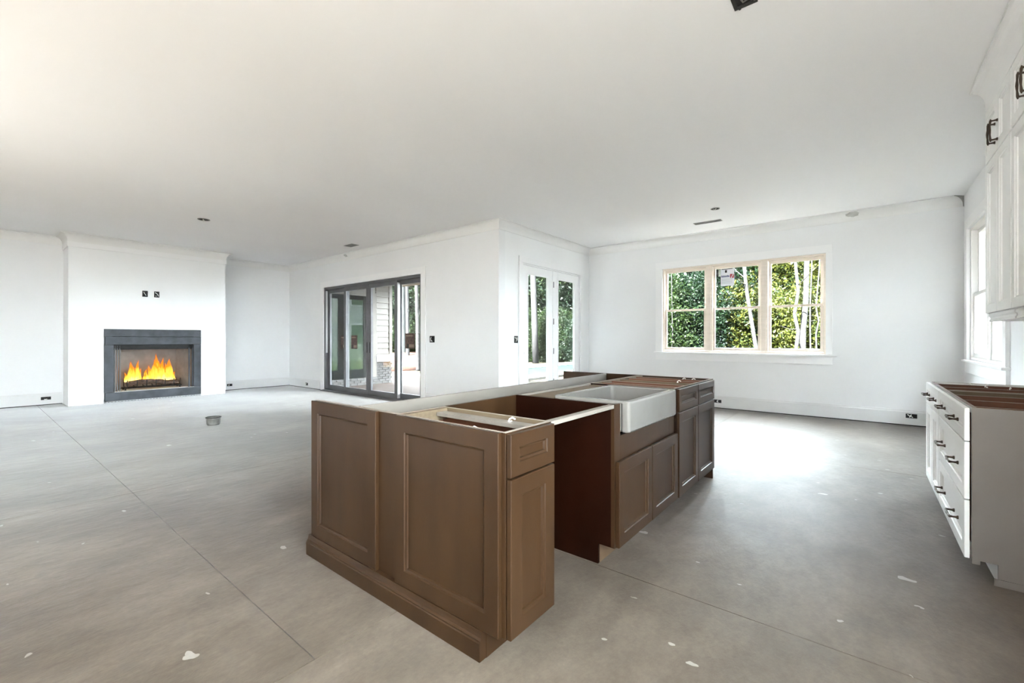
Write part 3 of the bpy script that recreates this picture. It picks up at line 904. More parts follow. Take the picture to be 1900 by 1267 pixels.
# ------------------------------------------------------------------ ceiling fittings
def vent(cx, cy, sx, sy_, label, n):
    t = thing('ceiling_vent', label, 'vent', (cx, cy, HC))
    part('rim', MB().box(cx - sx / 2, cx + sx / 2, cy - sy_ / 2, cy - sy_ / 2 + .012, HC - .006, HC - .0005).box(cx - sx / 2, cx + sx / 2, cy + sy_ / 2 - .012, cy + sy_ / 2, HC - .006, HC - .0005)
         .box(cx - sx / 2, cx - sx / 2 + .012, cy - sy_ / 2 + .012, cy + sy_ / 2 - .012, HC - .006, HC - .0005).box(cx + sx / 2 - .012, cx + sx / 2, cy - sy_ / 2 + .012, cy + sy_ / 2 - .012, HC - .006, HC - .0005), M['duct'], t)
    part('duct_throat', MB().box(cx - sx / 2 + .012, cx + sx / 2 - .012, cy - sy_ / 2 + .012, cy + sy_ / 2 - .012, HC - .002, HC - .0005), M['galv'], t)
    for k in range(n):
        yy = cy - sy_ / 2 + .02 + (sy_ - .04) * (k + .5) / n
        part('louvre', MB().prism([(yy - .008, HC - .006), (yy - .006, HC - .0065), (yy + .008, HC - .0025), (yy + .006, HC - .002)], 'x', cx - sx / 2 + .013, cx + sx / 2 - .013), M['duct'], t)
vent(-8.20, 4.965, .30, .17, 'square metal ceiling vent near the sliding door wall', 5)
vent(-2.00, 7.635, .42, .13, 'long metal ceiling vent in front of the triple window', 4)
def can_hole(cx, cy, r, label):
    t = thing('ceiling_junction_box', label, 'junction box', (cx, cy, HC))
    K = 20
    lp = [[(cx + q * math.cos(a), cy + q * math.sin(a), z) for a in [2 * math.pi * k / K for k in range(K)]] for q, z in ((r, HC - .0005), (r, HC - .005), (r * .82, HC - .005), (r * .80, HC - .001))]
    part('ring', MB().loops(lp, False, False), M['galv'], t)
    part('cavity', MB().loops([[(p[0], p[1], HC - .0008) for p in lp[3]], [(p[0], p[1], HC - .0014) for p in lp[3]]]), M['deepblack'], t)
    part('wire', MB().tube([(cx - r * .5, cy, HC - .003), (cx - r * .15, cy + .01, HC - .016), (cx + r * .3, cy - .02, HC - .004)], .006, 6), M['wire'], t)
can_hole(-8.28, 2.41, .085, 'round ceiling junction box facing the fireplace')
can_hole(-1.71, 6.93, .062, 'small round ceiling junction box beside the long vent')
bxc = (-.528, 2.745)
bt = thing('ceiling_fixture_box', 'black rectangular fixture box in the ceiling above the island', 'junction box', (bxc[0], bxc[1], HC))
part('box_rim', MB().box(-.588, -.468, 2.795, 2.815, HC - .012, HC - .0005).box(-.588, -.57, 2.66, 2.795, HC - .012, HC - .0005).box(-.486, -.468, 2.66, 2.795, HC - .012, HC - .0005).box(-.588, -.468, 2.64, 2.66, HC - .012, HC - .0005), M['ink_black'], bt, .002)
part('box_back', MB().box(-.57, -.486, 2.66, 2.795, HC - .003, HC - .0005), M['deepblack'], bt)
part('screw', MB().tube([(-.562, 2.822, HC - .0005), (-.562, 2.822, HC - .008)], .007, 8), M['ink_black'], bt)
part('wire', MB().tube([(-.55, 2.70, HC - .004), (-.53, 2.74, HC - .03), (-.50, 2.76, HC - .004)], .005, 6), M['galv'], bt)

# floor box
t = thing('floor_box', 'small round galvanised floor box standing on the concrete', 'floor box', (-7.264, 2.231, 0))
def ring(cx, cy, prof, K=24):
    return [[(cx + q * math.cos(2 * math.pi * k / K), cy + q * math.sin(2 * math.pi * k / K), z) for k in range(K)] for q, z in prof]
part('body', MB().loops(ring(-7.264, 2.231, [(.072, .0005), (.082, .02), (.088, .105), (.080, .105), (.075, .02), (.001, .015)]), True, True), M['galv'], t, smooth=False)
part('rim', MB().loops(ring(-7.264, 2.231, [(.089, .103), (.097, .106), (.097, .113), (.084, .113), (.084, .106)]), False, False), M['ink_black'], t)
part('tab', MB().box(-7.37, -7.355, 2.19, 2.22, .10, .112), M['ink_black'], t)

# ------------------------------------------------------------------ cabinet fronts
def front_mesh(o, U, N, w, h, fw, t=.02, flat=False):
    o, U, N = Vector(o), Vector(U), Vector(N)
    Z = Vector((0, 0, 1))
    def rect(i, n):
        return [o + U * i + Z * i + N * n, o + U * (w - i) + Z * i + N * n, o + U * (w - i) + Z * (h - i) + N * n, o + U * i + Z * (h - i) + N * n]
    c = .0025
    if flat:
        return MB().loops([rect(0, 0), rect(0, t - c), rect(c, t)])
    fw2 = min(fw, h * .32, w * .32)
    return MB().loops([rect(0, 0), rect(0, t - c), rect(c, t), rect(fw2, t), rect(fw2 + .003, t - .0055), rect(fw2 + .011, t - .0075), rect(fw2 + .0135, t - .0155)])
def front(name, par, x, y0, y1, z0, z1, s, m, fw=.065, t=.02):
    """cabinet front in a plane x = const facing s along x"""
    return part(name, front_mesh((x, y0, z0), (0, 1, 0), (s, 0, 0), y1 - y0, z1 - z0, fw, t), m, par)
def pull(par, c, axis, s, L=.13, m=None):
    """bar pull with two flared posts and a spindle bar; c on the front face, s direction out along x"""
    c = Vector(c)
    a = Vector((0, 1, 0)) if axis == 'y' else Vector((0, 0, 1))
    n = Vector((s, 0, 0))
    o = None
    mb = MB()
    for k in (-1, 1):
        p = c + a * (L / 2) * k
        mb.tube([p, p + n * .004, p + n * .010, p + n * .022, p + n * .032, p + n * .038], [.010, .010, .006, .0048, .0065, .0075], 10)
    q0, q1 = c - a * (L / 2 + .012) + n * .034, c + a * (L / 2 + .012) + n * .034
    rs = [.003, .0065, .0055, .0045, .0058, .0068, .0058, .0045, .0055, .0065, .003]
    mb.tube([q0.lerp(q1, i / 10) + n * (.004 * math.sin(math.pi * i / 10)) for i in range(11)], rs, 10)
    return part('pull', mb, M['bronze'], par, smooth=True, label='dark bronze bar pull')
def clip(par, x, y, z, rot):
    """small white plastic corner clip on a cabinet edge"""
    d = Vector((math.cos(rot), math.sin(rot), 0))
    n = Vector((-d.y, d.x, 0))
    p = Vector((x, y, z))
    mb = MB().tube([p - d * .010, p + Vector((0, 0, .016)) - d * .004, p + Vector((0, 0, .022)) + d * .008, p + Vector((0, 0, .015)) + d * .022], .0035, 6)
    mb.tube([p - n * .012, p + Vector((0, 0, .004)) + n * .014], .004, 6)
    return part('corner_clip', mb, M['clip'], par, label='white plastic countertop clip')

def carcass(t, xf, xb, y0, y1, top, toe, ms0, ms1, mi, mt, mf, kick=.085, side0_full=False):
    """open-topped base cabinet box: xf face plane, xb back"""
    s = 1 if xf > xb else -1
    xk = xf - s * kick
    outline = [(xb, .001), (xk, .001), (xk, toe), (xf - s * .019, toe), (xf - s * .019, top), (xb, top)]
    part('side_panel', MB().prism(outline, 'y', y0, y0 + .016), ms0, t)
    part('side_panel', MB().prism(outline, 'y', y1 - .016, y1), ms1, t)
    part('inner_lining', MB().box(xb + s * .012, xf - s * .02, y0 + .0165, y0 + .0185, toe + .02, top - .03), mi, t)
    part('inner_lining', MB().box(xb + s * .012, xf - s * .02, y1 - .0185, y1 - .0165, toe + .02, top - .03), mi, t)
    part('back', MB().box(xb, xb + s * .012, y0 + .016, y1 - .016, .001, top), mi, t)
    part('bottom', MB().box(xb + s * .012, xf - s * .02, y0 + .0185, y1 - .0185, toe, toe + .018), mi, t)
    part('toe_kick', MB().box(xk - s * .0155, xk - s * .0005, y0 + .0165, y1 - .0165, .001, toe), mt, t)
    ff = MB().box(xf - s * .0185, xf, y0, y0 + .035, toe, top).box(xf - s * .0185, xf, y1 - .035, y1, toe, top).box(xf - s * .0185, xf, y0 + .035, y1 - .035, top - .03, top).box(xf - s * .0185, xf, y0 + .035, y1 - .035, toe, toe + .03)
    part('face_frame', ff, mf, t, .001)
    e = .0012
    part('raw_edge', MB().box(xb, xf - s * .019, y0 + .001, y0 + .015, top, top + e), M['rawedge'], t)
    part('raw_edge', MB().box(xb, xf - s * .019, y1 - .015, y1 - .001, top, top + e), M['rawedge'], t)
    part('raw_edge', MB().box(xf - s * .018, xf - s * .001, y0 + .001, y1 - .001, top, top + e), M['rawedge'], t)
    part('raw_edge', MB().box(xb + s * .001, xb + s * .011, y0 + .016, y1 - .016, top, top + e), M['rawedge'], t)
    return s

# ------------------------------------------------------------------ island
TOP, TOE = .876, .11
ZF = TOP - .004
IXF, IXB = -1.036, -1.700
ca = thing('island_cabinet', 'narrow brown island cabinet with one drawer and one door beside the dishwasher gap', 'cabinet', (-1.37, 1.40, 0))
carcass(ca, IXF, IXB, 1.2545, 1.558, TOP, TOE, M['stain'], M['ply'], M['cab_in'], M['stain'], M['stain'], kick=.095)
dr = front('drawer', ca, IXF + .006, 1.2555, 1.546, .712, ZF, 1, M['stain'], .060)
part('drawer_box', MB().box(-1.60, IXF - .02, 1.285, 1.297, .735, .80).box(-1.60, IXF - .02, 1.515, 1.527, .735, .80).box(-1.60, -1.588, 1.297, 1.515, .735, .80).box(-1.588, IXF - .02, 1.297, 1.515, .735, .742), M['cab_in'], dr)
front('door', ca, IXF + .006, 1.2555, 1.546, .113, .704, 1, M['stain'])
part('stretcher', MB().box(-1.65, IXF - .02, 1.462, 1.522, TOP - .030, TOP - .013), M['tanboard'], ca, .001)
part('stretcher', MB().box(-1.685, -1.655, 1.275, 1.538, TOP - .055, TOP - .0005), M['ply'], ca, .001)
clip(ca, -1.25, 1.300, TOP - .03, .6)
clip(ca, -1.21, 1.50, TOP - .017, .4)

ep = thing('island_end_panel', 'brown island end panel with two recessed panels and a base moulding', 'panel', (-1.76, 1.254, 0))
part('board', MB().box(-2.448, -1.702, 1.2545, 1.274, .001, TOP), M['stain'], ep, .001)
part('edge_cap', MB().box(-2.445, -1.704, 1.2745, 1.290, .80, TOP - .001), M['tanboard'], ep)
part('raw_edge', MB().box(-2.447, -1.703, 1.2555, 1.273, TOP, TOP + .0012), M['rawedge'], ep)
part('raised_panel', front_mesh((-2.454, 1.254, .112), (1, 0, 0), (0, -1, 0), .624, TOP - .112, .068, .019), M['stain'], ep)
part('raised_panel', front_mesh((-1.682, 1.254, .112), (1, 0, 0), (0, -1, 0), .627, TOP - .112, .070, .019), M['stain'], ep)
bm_ = [(1.254, .001), (1.218, .001), (1.218, .070), (1.221, .074), (1.221, .080), (1.228, .086), (1.231, .098), (1.233, .110), (1.254, .110)]
part('base_moulding', MB().prism(bm_, 'x', -2.478, -1.133), M['stain'], ep)
part('base_moulding', MB().box(-2.478, -2.449, 1.2545, 1.29, .001, .09), M['stain'], ep)

gb = solo('island_back_panel', MB().box(-1.718, -1.7015, 1.292, 4.10, .001, TOP - .001), M['stain'], 'brown back panel behind the open dishwasher gap of the island', 'panel', (-1.71, 2.7, 0))
kb = solo('knee_wall_board', MB().box(-2.065, -2.045, 1.292, 4.09, .001, TOP), M['tanboard'], 'long pale wooden board forming the seating side of the island', 'panel', (-2.055, 2.7, 0), bevel=.001)
fe = solo('island_far_panel', MB().box(-2.570, -1.036, 4.108, 4.128, .001, TOP), M['stain'], 'brown end panel of the island facing the triple window', 'panel', (-1.8, 4.118, 0), bevel=.001)

rl = thing('dishwasher_gap_rail', 'thin light wood rail spanning the open dishwasher gap', 'rail', (-1.06, 1.86, .85))
part('rail', MB().box(-1.068, -1.036, 1.559, 2.162, .856, .8755), M['tanboard'], rl, .001)
part('cleat', MB().box(-1.095, -1.0685, 1.559, 2.162, .850, .868), M['ply'], rl, .001)
part('screw', MB().tube([(-1.0355, 1.95, .862), (-1.0335, 1.95, .862)], .004, 8), M['chrome'], rl)

sk = thing('sink_cabinet', 'brown sink base cabinet with two low doors under the farmhouse sink', 'cabinet', (-1.37, 2.64, 0))
s0, s1 = 2.163, 3.122
xk = IXF - .095
SZ = .700
ol = [(IXB, .001), (xk, .001), (xk, TOE), (IXF, TOE), (IXF, TOP), (IXB, TOP)]
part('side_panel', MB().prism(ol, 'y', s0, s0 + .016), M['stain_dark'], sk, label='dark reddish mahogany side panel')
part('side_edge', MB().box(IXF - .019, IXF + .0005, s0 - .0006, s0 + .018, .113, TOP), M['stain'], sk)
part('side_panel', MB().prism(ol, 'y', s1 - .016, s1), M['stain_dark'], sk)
part('inner_lining', MB().box(IXB + .013, IXF - .02, s0 + .0165, s0 + .0185, .14, TOP - .01), M['ply'], sk)
part('back', MB().box(IXB, IXB + .012, s0 + .016, s1 - .016, .001, TOP), M['tanboard'], sk)
part('bottom', MB().box(IXB + .012, IXF - .02, s0 + .0185, s1 - .0185, TOE, TOE + .018), M['cab_in'], sk)
part('toe_kick', MB().box(xk - .0155, xk + .001, s0 + .017, s1 - .017, .001, TOE), M['toewood'], sk)
ffm = MB().box(IXF - .018, IXF, s0 + .0185, 2.238, TOE, TOP - .001).box(IXF - .018, IXF, 3.010, s1 - .0165, TOE, TOP - .001).box(IXF - .018, IXF, 2.238, 3.010, .545, SZ).box(IXF - .018, IXF, 2.238, 3.010, TOE, .14)
part('face_frame', ffm, M['stain'], sk, .001)
front('door', sk, IXF + .006, 2.172, 2.636, .114, .570, 1, M['stain'], .062)
front('door', sk, IXF + .006, 2.642, 3.108, .114, .570, 1, M['stain'], .062)
part('support_rail', MB().box(IXB + .013, -1.48, s0 + .019, s1 - .017, TOP - .035, TOP - .012), M['ply'], sk)
part('support_rail', MB().box(-1.66, IXF - .03, 3.03, 3.09, TOP - .030, TOP - .008), M['ply'], sk)

# sink: rounded farmhouse basin
def rrect(x0, x1, y0, y1, z, r, n=5):
    pts = []
    for cx, cy, a0 in ((x1 - r, y1 - r, 0), (x0 + r, y1 - r, 90), (x0 + r, y0 + r, 180), (x1 - r, y0 + r, 270)):
        for k in range(n + 1):
            a = math.radians(a0 + 90 * k / n)
            pts.append((cx + r * math.cos(a), cy + r * math.sin(a), z))
    return pts
kx0, kx1, ky0, ky1, kz = -1.475, -.985, 2.245, 3.003, .886
si = thing('farmhouse_sink', 'off-white apron-front farmhouse sink dropped into the island', 'sink', (-1.23, 2.62, .72))
mb = MB().loops([rrect(kx0 + .01, kx1 - .055, ky0 + .01, ky1 - .01, .715, .015), rrect(kx0, kx1 - .053, ky0, ky1, .725, .018), rrect(kx0, kx1 - .053, ky0, ky1, kz - .012, .018)], True, False)
part('bowl_shell', mb, M['sink'], si, smooth=False)
r_o = [rrect(kx0, kx1, ky0, ky1, kz - .012, .016), rrect(kx0 + .002, kx1 - .002, ky0 + .002, ky1 - .002, kz - .003, .016), rrect(kx0 + .007, kx1 - .007, ky0 + .007, ky1 - .007, kz, .014)]
r_i = [rrect(kx0 + .024, kx1 - .034, ky0 + .026, ky1 - .026, kz, .03), rrect(kx0 + .030, kx1 - .040, ky0 + .032, ky1 - .032, kz - .008, .03), rrect(kx0 + .034, kx1 - .046, ky0 + .036, ky1 - .036, .775, .03), rrect(kx0 + .05, kx1 - .065, ky0 + .055, ky1 - .055, .742, .04)]
part('basin', MB().loops(r_o + r_i, False, True), M['sink'], si)
part('apron', MB().loops([rrect(kx1 - .050, kx1 - .006, ky0 + .006, ky1 - .006, .716, .012), rrect(kx1 - .052, kx1, ky0, ky1, .724, .016), rrect(kx1 - .052, kx1, ky0, ky1, kz - .0125, .016)], True, False), M['sink'], si)
part('drain', MB().tube([(-1.24, 2.62, .7425), (-1.24, 2.62, .7455)], [.045, .042], 20), M['chrome'], si)

cc = thing('island_cabinet', 'wide brown island cabinet with two drawers above two doors', 'cabinet', (-1.37, 3.61, 0))
carcass(cc, IXF, IXB, 3.124, 4.107, TOP, TOE, M['ply'], M['stain'], M['cab_in'], M['stain'], M['stain'], kick=.09)
front('drawer', cc, IXF + .006, 3.140, 3.592, .712, ZF, 1, M['stain'], .058)
front('drawer', cc, IXF + .006, 3.600, 4.066, .712, ZF, 1, M['stain'], .058)
front('door', cc, IXF + .006, 3.140, 3.592, .110, .704, 1, M['stain'])
front('door', cc, IXF + .006, 3.600, 4.066, .110, .704, 1, M['stain'])
for ya, yb in ((3.25, 0), (3.42, 0), (3.76, 0), (3.93, 0)):
    part('rail', MB().box(-1.66, IXF - .02, ya, ya + .018, TOP - .075, TOP - .004), M['cab_in'], cc)
    part('raw_edge', MB().box(-1.66, IXF - .02, ya + .002, ya + .016, TOP - .004, TOP - .0028), M['rawedge'], cc)
part('stretcher', MB().box(-1.687, -1.662, 3.143, 4.088, TOP - .05, TOP - .0005), M['ply'], cc, .001)
part('partition', MB().box(-1.66, IXF - .02, 3.585, 3.603, .13, TOP - .002), M['ply'], cc)
clip(cc, -1.20, 3.70, TOP - .015, .5)
clip(cc, -1.16, 3.96, TOP - .015, .2)
clip(cc, -1.24, 3.96, TOP - .015, .9)

# ------------------------------------------------------------------ grey base cabinets on the east wall
GXF, GXB = .431, 1.048
gA = thing('base_cabinet', 'grey base cabinet with three wide drawers, its plain taupe side exposed', 'cabinet', (.74, 3.70, 0))
carcass(gA, GXF, GXB, 3.205, 4.180, TOP, .105, M['greyside'], M['ply'], M['cab_in'], M['greycab'], M['greycab'], kick=.09)
part('front_stile', MB().box(GXF - .001, GXF + .028, 3.2035, 3.2045, .085, TOP), M['greyside'], gA)
part('end_skirt', MB().box(GXF + .075, GXB, 3.199, 3.204, .001, .035), M['greyside'], gA)
def rdrawer(par, y0, y1, z0, z1, pulls=(.25, .75), zt=.5, fw=.062):
    d = front('drawer', par, GXF - .0095, y0, y1, z0, z1, -1, M['greycab'], fw, .0195)
    for p in pulls:
        pull(d, (GXF - .0288, y0 + (y1 - y0) * p, z0 + (z1 - z0) * zt), 'y', -1)
    return d
rdrawer(gA, 3.208, 4.172, .706, ZF)
rdrawer(gA, 3.208, 4.172, .408, .699)
rdrawer(gA, 3.208, 4.172, .108, .401)
for ya, yb in ((3.30, 3.36), (3.62, 3.70), (3.92, 4.00)):
    part('rail', MB().box(GXF + .02, 1.03, ya, ya + .018, TOP - .08, TOP - .004), M['cab_in'], gA)
    part('raw_edge', MB().box(GXF + .02, 1.03, ya + .002, ya + .016, TOP - .004, TOP - .0028), M['rawedge'], gA)
gB = thing('base_cabinet', 'grey base cabinet with drawers over two narrow doors, nearest the window wall', 'cabinet', (.74, 4.57, 0))
carcass(gB, GXF, GXB, 4.182, 4.965, TOP, .105, M['ply'], M['greycab'], M['cab_in'], M['greycab'], M['greycab'], kick=.09)
rdrawer(gB, 4.186, 4.960, .706, ZF)
front('door', gB, GXF - .0095, 4.186, 4.570, .108, .699, -1, M['greycab'])
front('door', gB, GXF - .0095, 4.576, 4.960, .108, .699, -1, M['greycab'])
for ya, yb in ((4.28, 4.36), (4.52, 4.60), (4.80, 4.88)):
    part('rail', MB().box(GXF + .02, 1.03, ya, ya + .018, TOP - .08, TOP - .004), M['cab_in'], gB)
    part('raw_edge', MB().box(GXF + .02, 1.03, ya + .002, ya + .016, TOP - .004, TOP - .0028), M['rawedge'], gB)
clip(gB, .72, 4.80, TOP - .013, .3)
clip(gB, .80, 4.58, TOP - .013, 1.2)
clip(gB, .64, 4.82, TOP - .013, 2.0)

# ------------------------------------------------------------------ upper cabinets
UXF = .736
def upper_cab(y0, y1, splits, label, handle):
    t = thing('wall_cabinet', label, 'cabinet', (.89, (y0 + y1) / 2, 1.36))
    z0, z1 = 1.41, 2.935
    part('side_panel', MB().box(UXF + .02, 1.048, y0, y0 + .016, z0, z1), M['greycab'], t)
    part('side_panel', MB().box(UXF + .02, 1.048, y1 - .016, y1, z0, z1), M['greycab'], t)
    part('bottom', MB().box(UXF + .02, 1.048, y0 + .0165, y1 - .0165, z0 + .004, z0 + .022), M['cab_in'], t)
    part('back', MB().box(1.036, 1.048, y0 + .0165, y1 - .0165, z0 + .022, z1), M['cab_in'], t)
    part('top', MB().box(UXF + .02, 1.035, y0 + .0165, y1 - .0165, z1 - .018, z1), M['greycab'], t)
    ff = MB().box(UXF, UXF + .0195, y0, y0 + .035, z0, z1 + .02).box(UXF, UXF + .0195, y1 - .035, y1, z0, z1 + .02).box(UXF, UXF + .0195, y0 + .035, y1 - .035, z0, z0 + .03).box(UXF, UXF + .0195, y0 + .035, y1 - .035, 2.50, 2.56).box(UXF, UXF + .0195, y0 + .035, y1 - .035, z1 - .03, z1 + .02)
    part('face_frame', ff, M['greycab'], t, .001)
    for k in range(len(splits) - 1):
        a, b = splits[k] + .003, splits[k + 1] - .003
        front('door', t, UXF - .001, a, b, 1.417, 2.522, -1, M['greycab'], .062)
        d = front('door', t, UXF - .001, a, b, 2.534, 2.922, -1, M['greycab'], .062)
        hy = b - .035 if k % 2 == 0 else a + .035
        pull(d, (UXF - .0213, hy, 2.66), 'z', -1, .13)
    lr = [(UXF + .022, 1.409), (UXF - .004, 1.409), (UXF - .006, 1.395), (UXF + .004, 1.385), (UXF + .004, 1.372), (UXF - .001, 1.366), (UXF - .001, 1.356), (UXF + .022, 1.356)]
    part('light_rail', MB().prism(lr, 'y', y0 + .02, y1 - .02), M['greycab'], t)
    return t
u1 = upper_cab(4.070, 4.822, [4.083, 4.455, 4.815], 'grey wall cabinet with stacked doors nearest the kitchen window', True)
part('light_rail_return', MB().box(UXF + .023, 1.047, 4.780, 4.802, 1.356, 1.409), M['greycab'], u1)
u2 = upper_cab(3.300, 4.068, [3.312, 3.690, 4.062], 'grey wall cabinet with stacked doors next to the one by the window', True)
# cabinet crown
cvp = [(UXF - .001, 2.937), (UXF - .014, 2.940), (UXF - .016, 2.955)]
for i in range(9):
    a = math.pi / 2 * i / 8
    cvp.append((UXF - .016 - .075 * (1 - math.cos(a)), 2.965 + .160 * math.sin(a)))
cvp += [(UXF - .091, HC - .003), (UXF - .001, HC - .003)]
lo_ = []
yend = 4.822
for ym_, e in ((3.30, 0), (yend, 1)):
    lo_.append([(x, ym_ + (UXF - x) * e, z) for x, z in cvp])
lo_.append([(1.047, yend + (UXF - x), z) for x, z in cvp])
struct('trim_3', MB().loops(lo_), M['trim'], 'white cove crown above the grey wall cabinets', 'trim')

# ------------------------------------------------------------------ outside: porch wing
WX = -10.95
wgt = thing('wall_wing', 'cream lap-sided porch wing of the house with painted brick skirt', 'wall', (WX - .1, 6.8, -.06), kind='structure')
WY1 = 7.95
part('sheathing', MB().box(WX - .25, WX - .03, YP + T + .002, WY1 - .02, -.06, 3.05), M['siding'], wgt)
for k in range(14):
    z = .80 + k * .165
    part('siding_board', MB().prism([(WX - .028, z), (WX + .012, z), (WX - .012, z + .172), (WX - .028, z + .172)], 'y', 7.412, WY1 - .10), M['siding'], wgt)
part('corner_board', MB().box(WX - .028, WX + .022, WY1 - .10, WY1, .78, 3.04), M['siding'], wgt)
part('skirt_cap', MB().box(WX - .028, WX + .06, 7.412, WY1 + .02, .58, .78), M['trim'], wgt)
bme = MB().box(-.045, 0, 0, .195, 0, .058).mesh('brick')
bme.materials.append(M['brick'])
def bricks(y0, y1, z0, n):
    for r in range(n):
        y = y0 - (.1 if r % 2 else 0)
        while y < y1 - .02:
            ya, yb = max(y, y0), min(y + .195, y1)
            if yb - ya > .03:
                b = bpy.data.objects.new('brick', bme)
                C.objects.link(b)
                b.parent = wgt
                b.location = Vector((WX + .018 + .004 * random.random(), ya, z0 + r * .066)) - wloc(wgt)
                b.scale = (1, (yb - ya) / .195, 1)
            y += .205
bricks(5.58, 7.412, -.055, 3)
bricks(7.412, WY1, -.055, 9)
uw = thing('window_3', 'dark bronze glazed porch door unit on the sided wing', 'window', (WX, 6.4, .22), kind='structure')
dz0, dz1, gz0, gz1 = .15, 2.43, .39, 2.31
part('outer_trim', MB().box(WX - .028, WX + .03, 7.272, 7.41, dz0, dz1 + .11).box(WX - .028, WX + .03, 5.58, 7.272, dz1, dz1 + .11), M['siding'], uw)
part('frame', MB().box(WX - .025, WX + .02, 5.60, 5.72, dz0, dz1).box(WX - .025, WX + .02, 7.0, 7.27, dz0, dz1).box(WX - .025, WX + .02, 6.24, 6.55, dz0, dz1).box(WX - .025, WX + .02, 5.72, 6.24, gz1, dz1).box(WX - .025, WX + .02, 6.55, 7.0, gz1, dz1).box(WX - .025, WX + .02, 5.72, 6.24, dz0, gz0).box(WX - .025, WX + .02, 6.55, 7.0, dz0, gz0), M['wingframe'], uw, .003)
part('pane', MB().box(WX - .012, WX - .004, 5.72, 6.24, gz0, gz1), M['wingglass'], uw)
part('pane', MB().box(WX - .012, WX - .004, 6.55, 7.0, gz0, gz1), M['wingglass'], uw)
struct('porch_ceiling', MB().box(WX - .25, XF - T - .002, YP + T + .002, 8.60, 3.06, 3.14), M['soffit'], 'tan porch ceiling outside the sliding door', 'ceiling')
struct('porch_beam', MB().box(WX - .22, XF - T - .002, 8.20, 8.42, 2.83, 3.055), M['soffit'], 'tan beam along the outer edge of the porch', 'beam', .004)
struct('porch_roof', MB().box(WX - .6, XF - .55, YP + .55, 9.0, 3.30, 3.40), M['roof'], 'dark roof above the porch', 'roof')
struct('patio', MB().box(WX - .02, XF - T - .002, YP + T + .002, 8.75, -.18, -.06), M['patio'], 'reddish paved patio outside the sliding door', 'patio')
struct('ground', MB().box(-90, 60, -40, 95, -.5, -.262), M['earth'], 'straw-covered bare ground around the house', 'ground')

# house added to the east to cut daylight through the kitchen window
nh = thing('light_block_house', 'pale two-storey house added past the kitchen window to cut its light', 'building', (9.25, 11.0, -.262))
part('wall', MB().box(5.5, 13, 3.0, 19.0, -.262, 5.6), M['nwall'], nh)
part('roof', MB().prism([(5.0, 5.6), (13.5, 5.6), (9.25, 8.2)], 'y', 2.5, 19.5), M['roof'], nh)
for yy in (4.5, 9.5, 13.0, 16.5):
    for zz in (.8, 3.5):
        wf = part('window', MB().box(5.44, 5.499, yy, yy + 1.1, zz, zz + 1.5), M['trim'], nh)
        part('pane', MB().box(5.425, 5.439, yy + .08, yy + 1.02, zz + .08, zz + 1.42), M['wingframe'], wf)

# pool
pl = thing('swimming_pool', 'dark green swimming pool with pale deck beyond the french doors', 'pool', (-11.5, 17.5, -.25))
px0, px1, py0, py1 = -12.6, -10.2, 12.4, 24.0
part('deck', MB().box(px0 - 1.5, px0, py0 - 1.0, py1 + 1.0, -.261, -.17).box(px1, px1 + .9, py0 - 1.0, py1 + 1.0, -.261, -.17).box(px0, px1, py0 - 1.0, py0, -.261, -.17).box(px0, px1, py1, py1 + 1.0, -.261, -.17), M['deck'], pl)
part('water', MB().box(px0, px1, py0, py1, -.261, -.20), M['pool'], pl)
# clay mound
mdc = Vector((-21.5, 16.5, -.27))
rn = random.Random(5)
lp = []
K = 40
for rr_, zz in ((6.0, 0), (5.0, .22), (3.8, .42), (2.4, .58), (1.0, .66)):
    lp.append([(mdc.x + rr_ * (1 + .12 * math.sin(3 * q + rr_)) * math.cos(q) * 1.1, mdc.y + rr_ * (1 + .1 * math.sin(5 * q)) * math.sin(q), mdc.z + zz + (0 if zz == 0 else .08 * rn.uniform(-1, 1))) for q in [2 * math.pi * k / K for k in range(K)]])
solo('clay_mound', MB().loops(lp, True, True), M['clay'], 'orange red clay mound at the edge of the woods', 'mound', tuple(mdc), smooth=True)
lp = []
m2c = Vector((-20.5, 29.0, -.27))
for rr_, zz in ((7.0, 0), (5.5, .18), (3.5, .3), (1.2, .36)):
    lp.append([(m2c.x + rr_ * 1.5 * math.cos(q), m2c.y + rr_ * .6 * math.sin(q), m2c.z + zz + (0 if zz == 0 else .06 * rn.uniform(-1, 1))) for q in [2 * math.pi * k / K for k in range(K)]])
solo('needle_bank', MB().loops(lp, True, True), M['clay'], 'low reddish bank of pine needles behind the pool', 'mound', tuple(m2c), smooth=True)

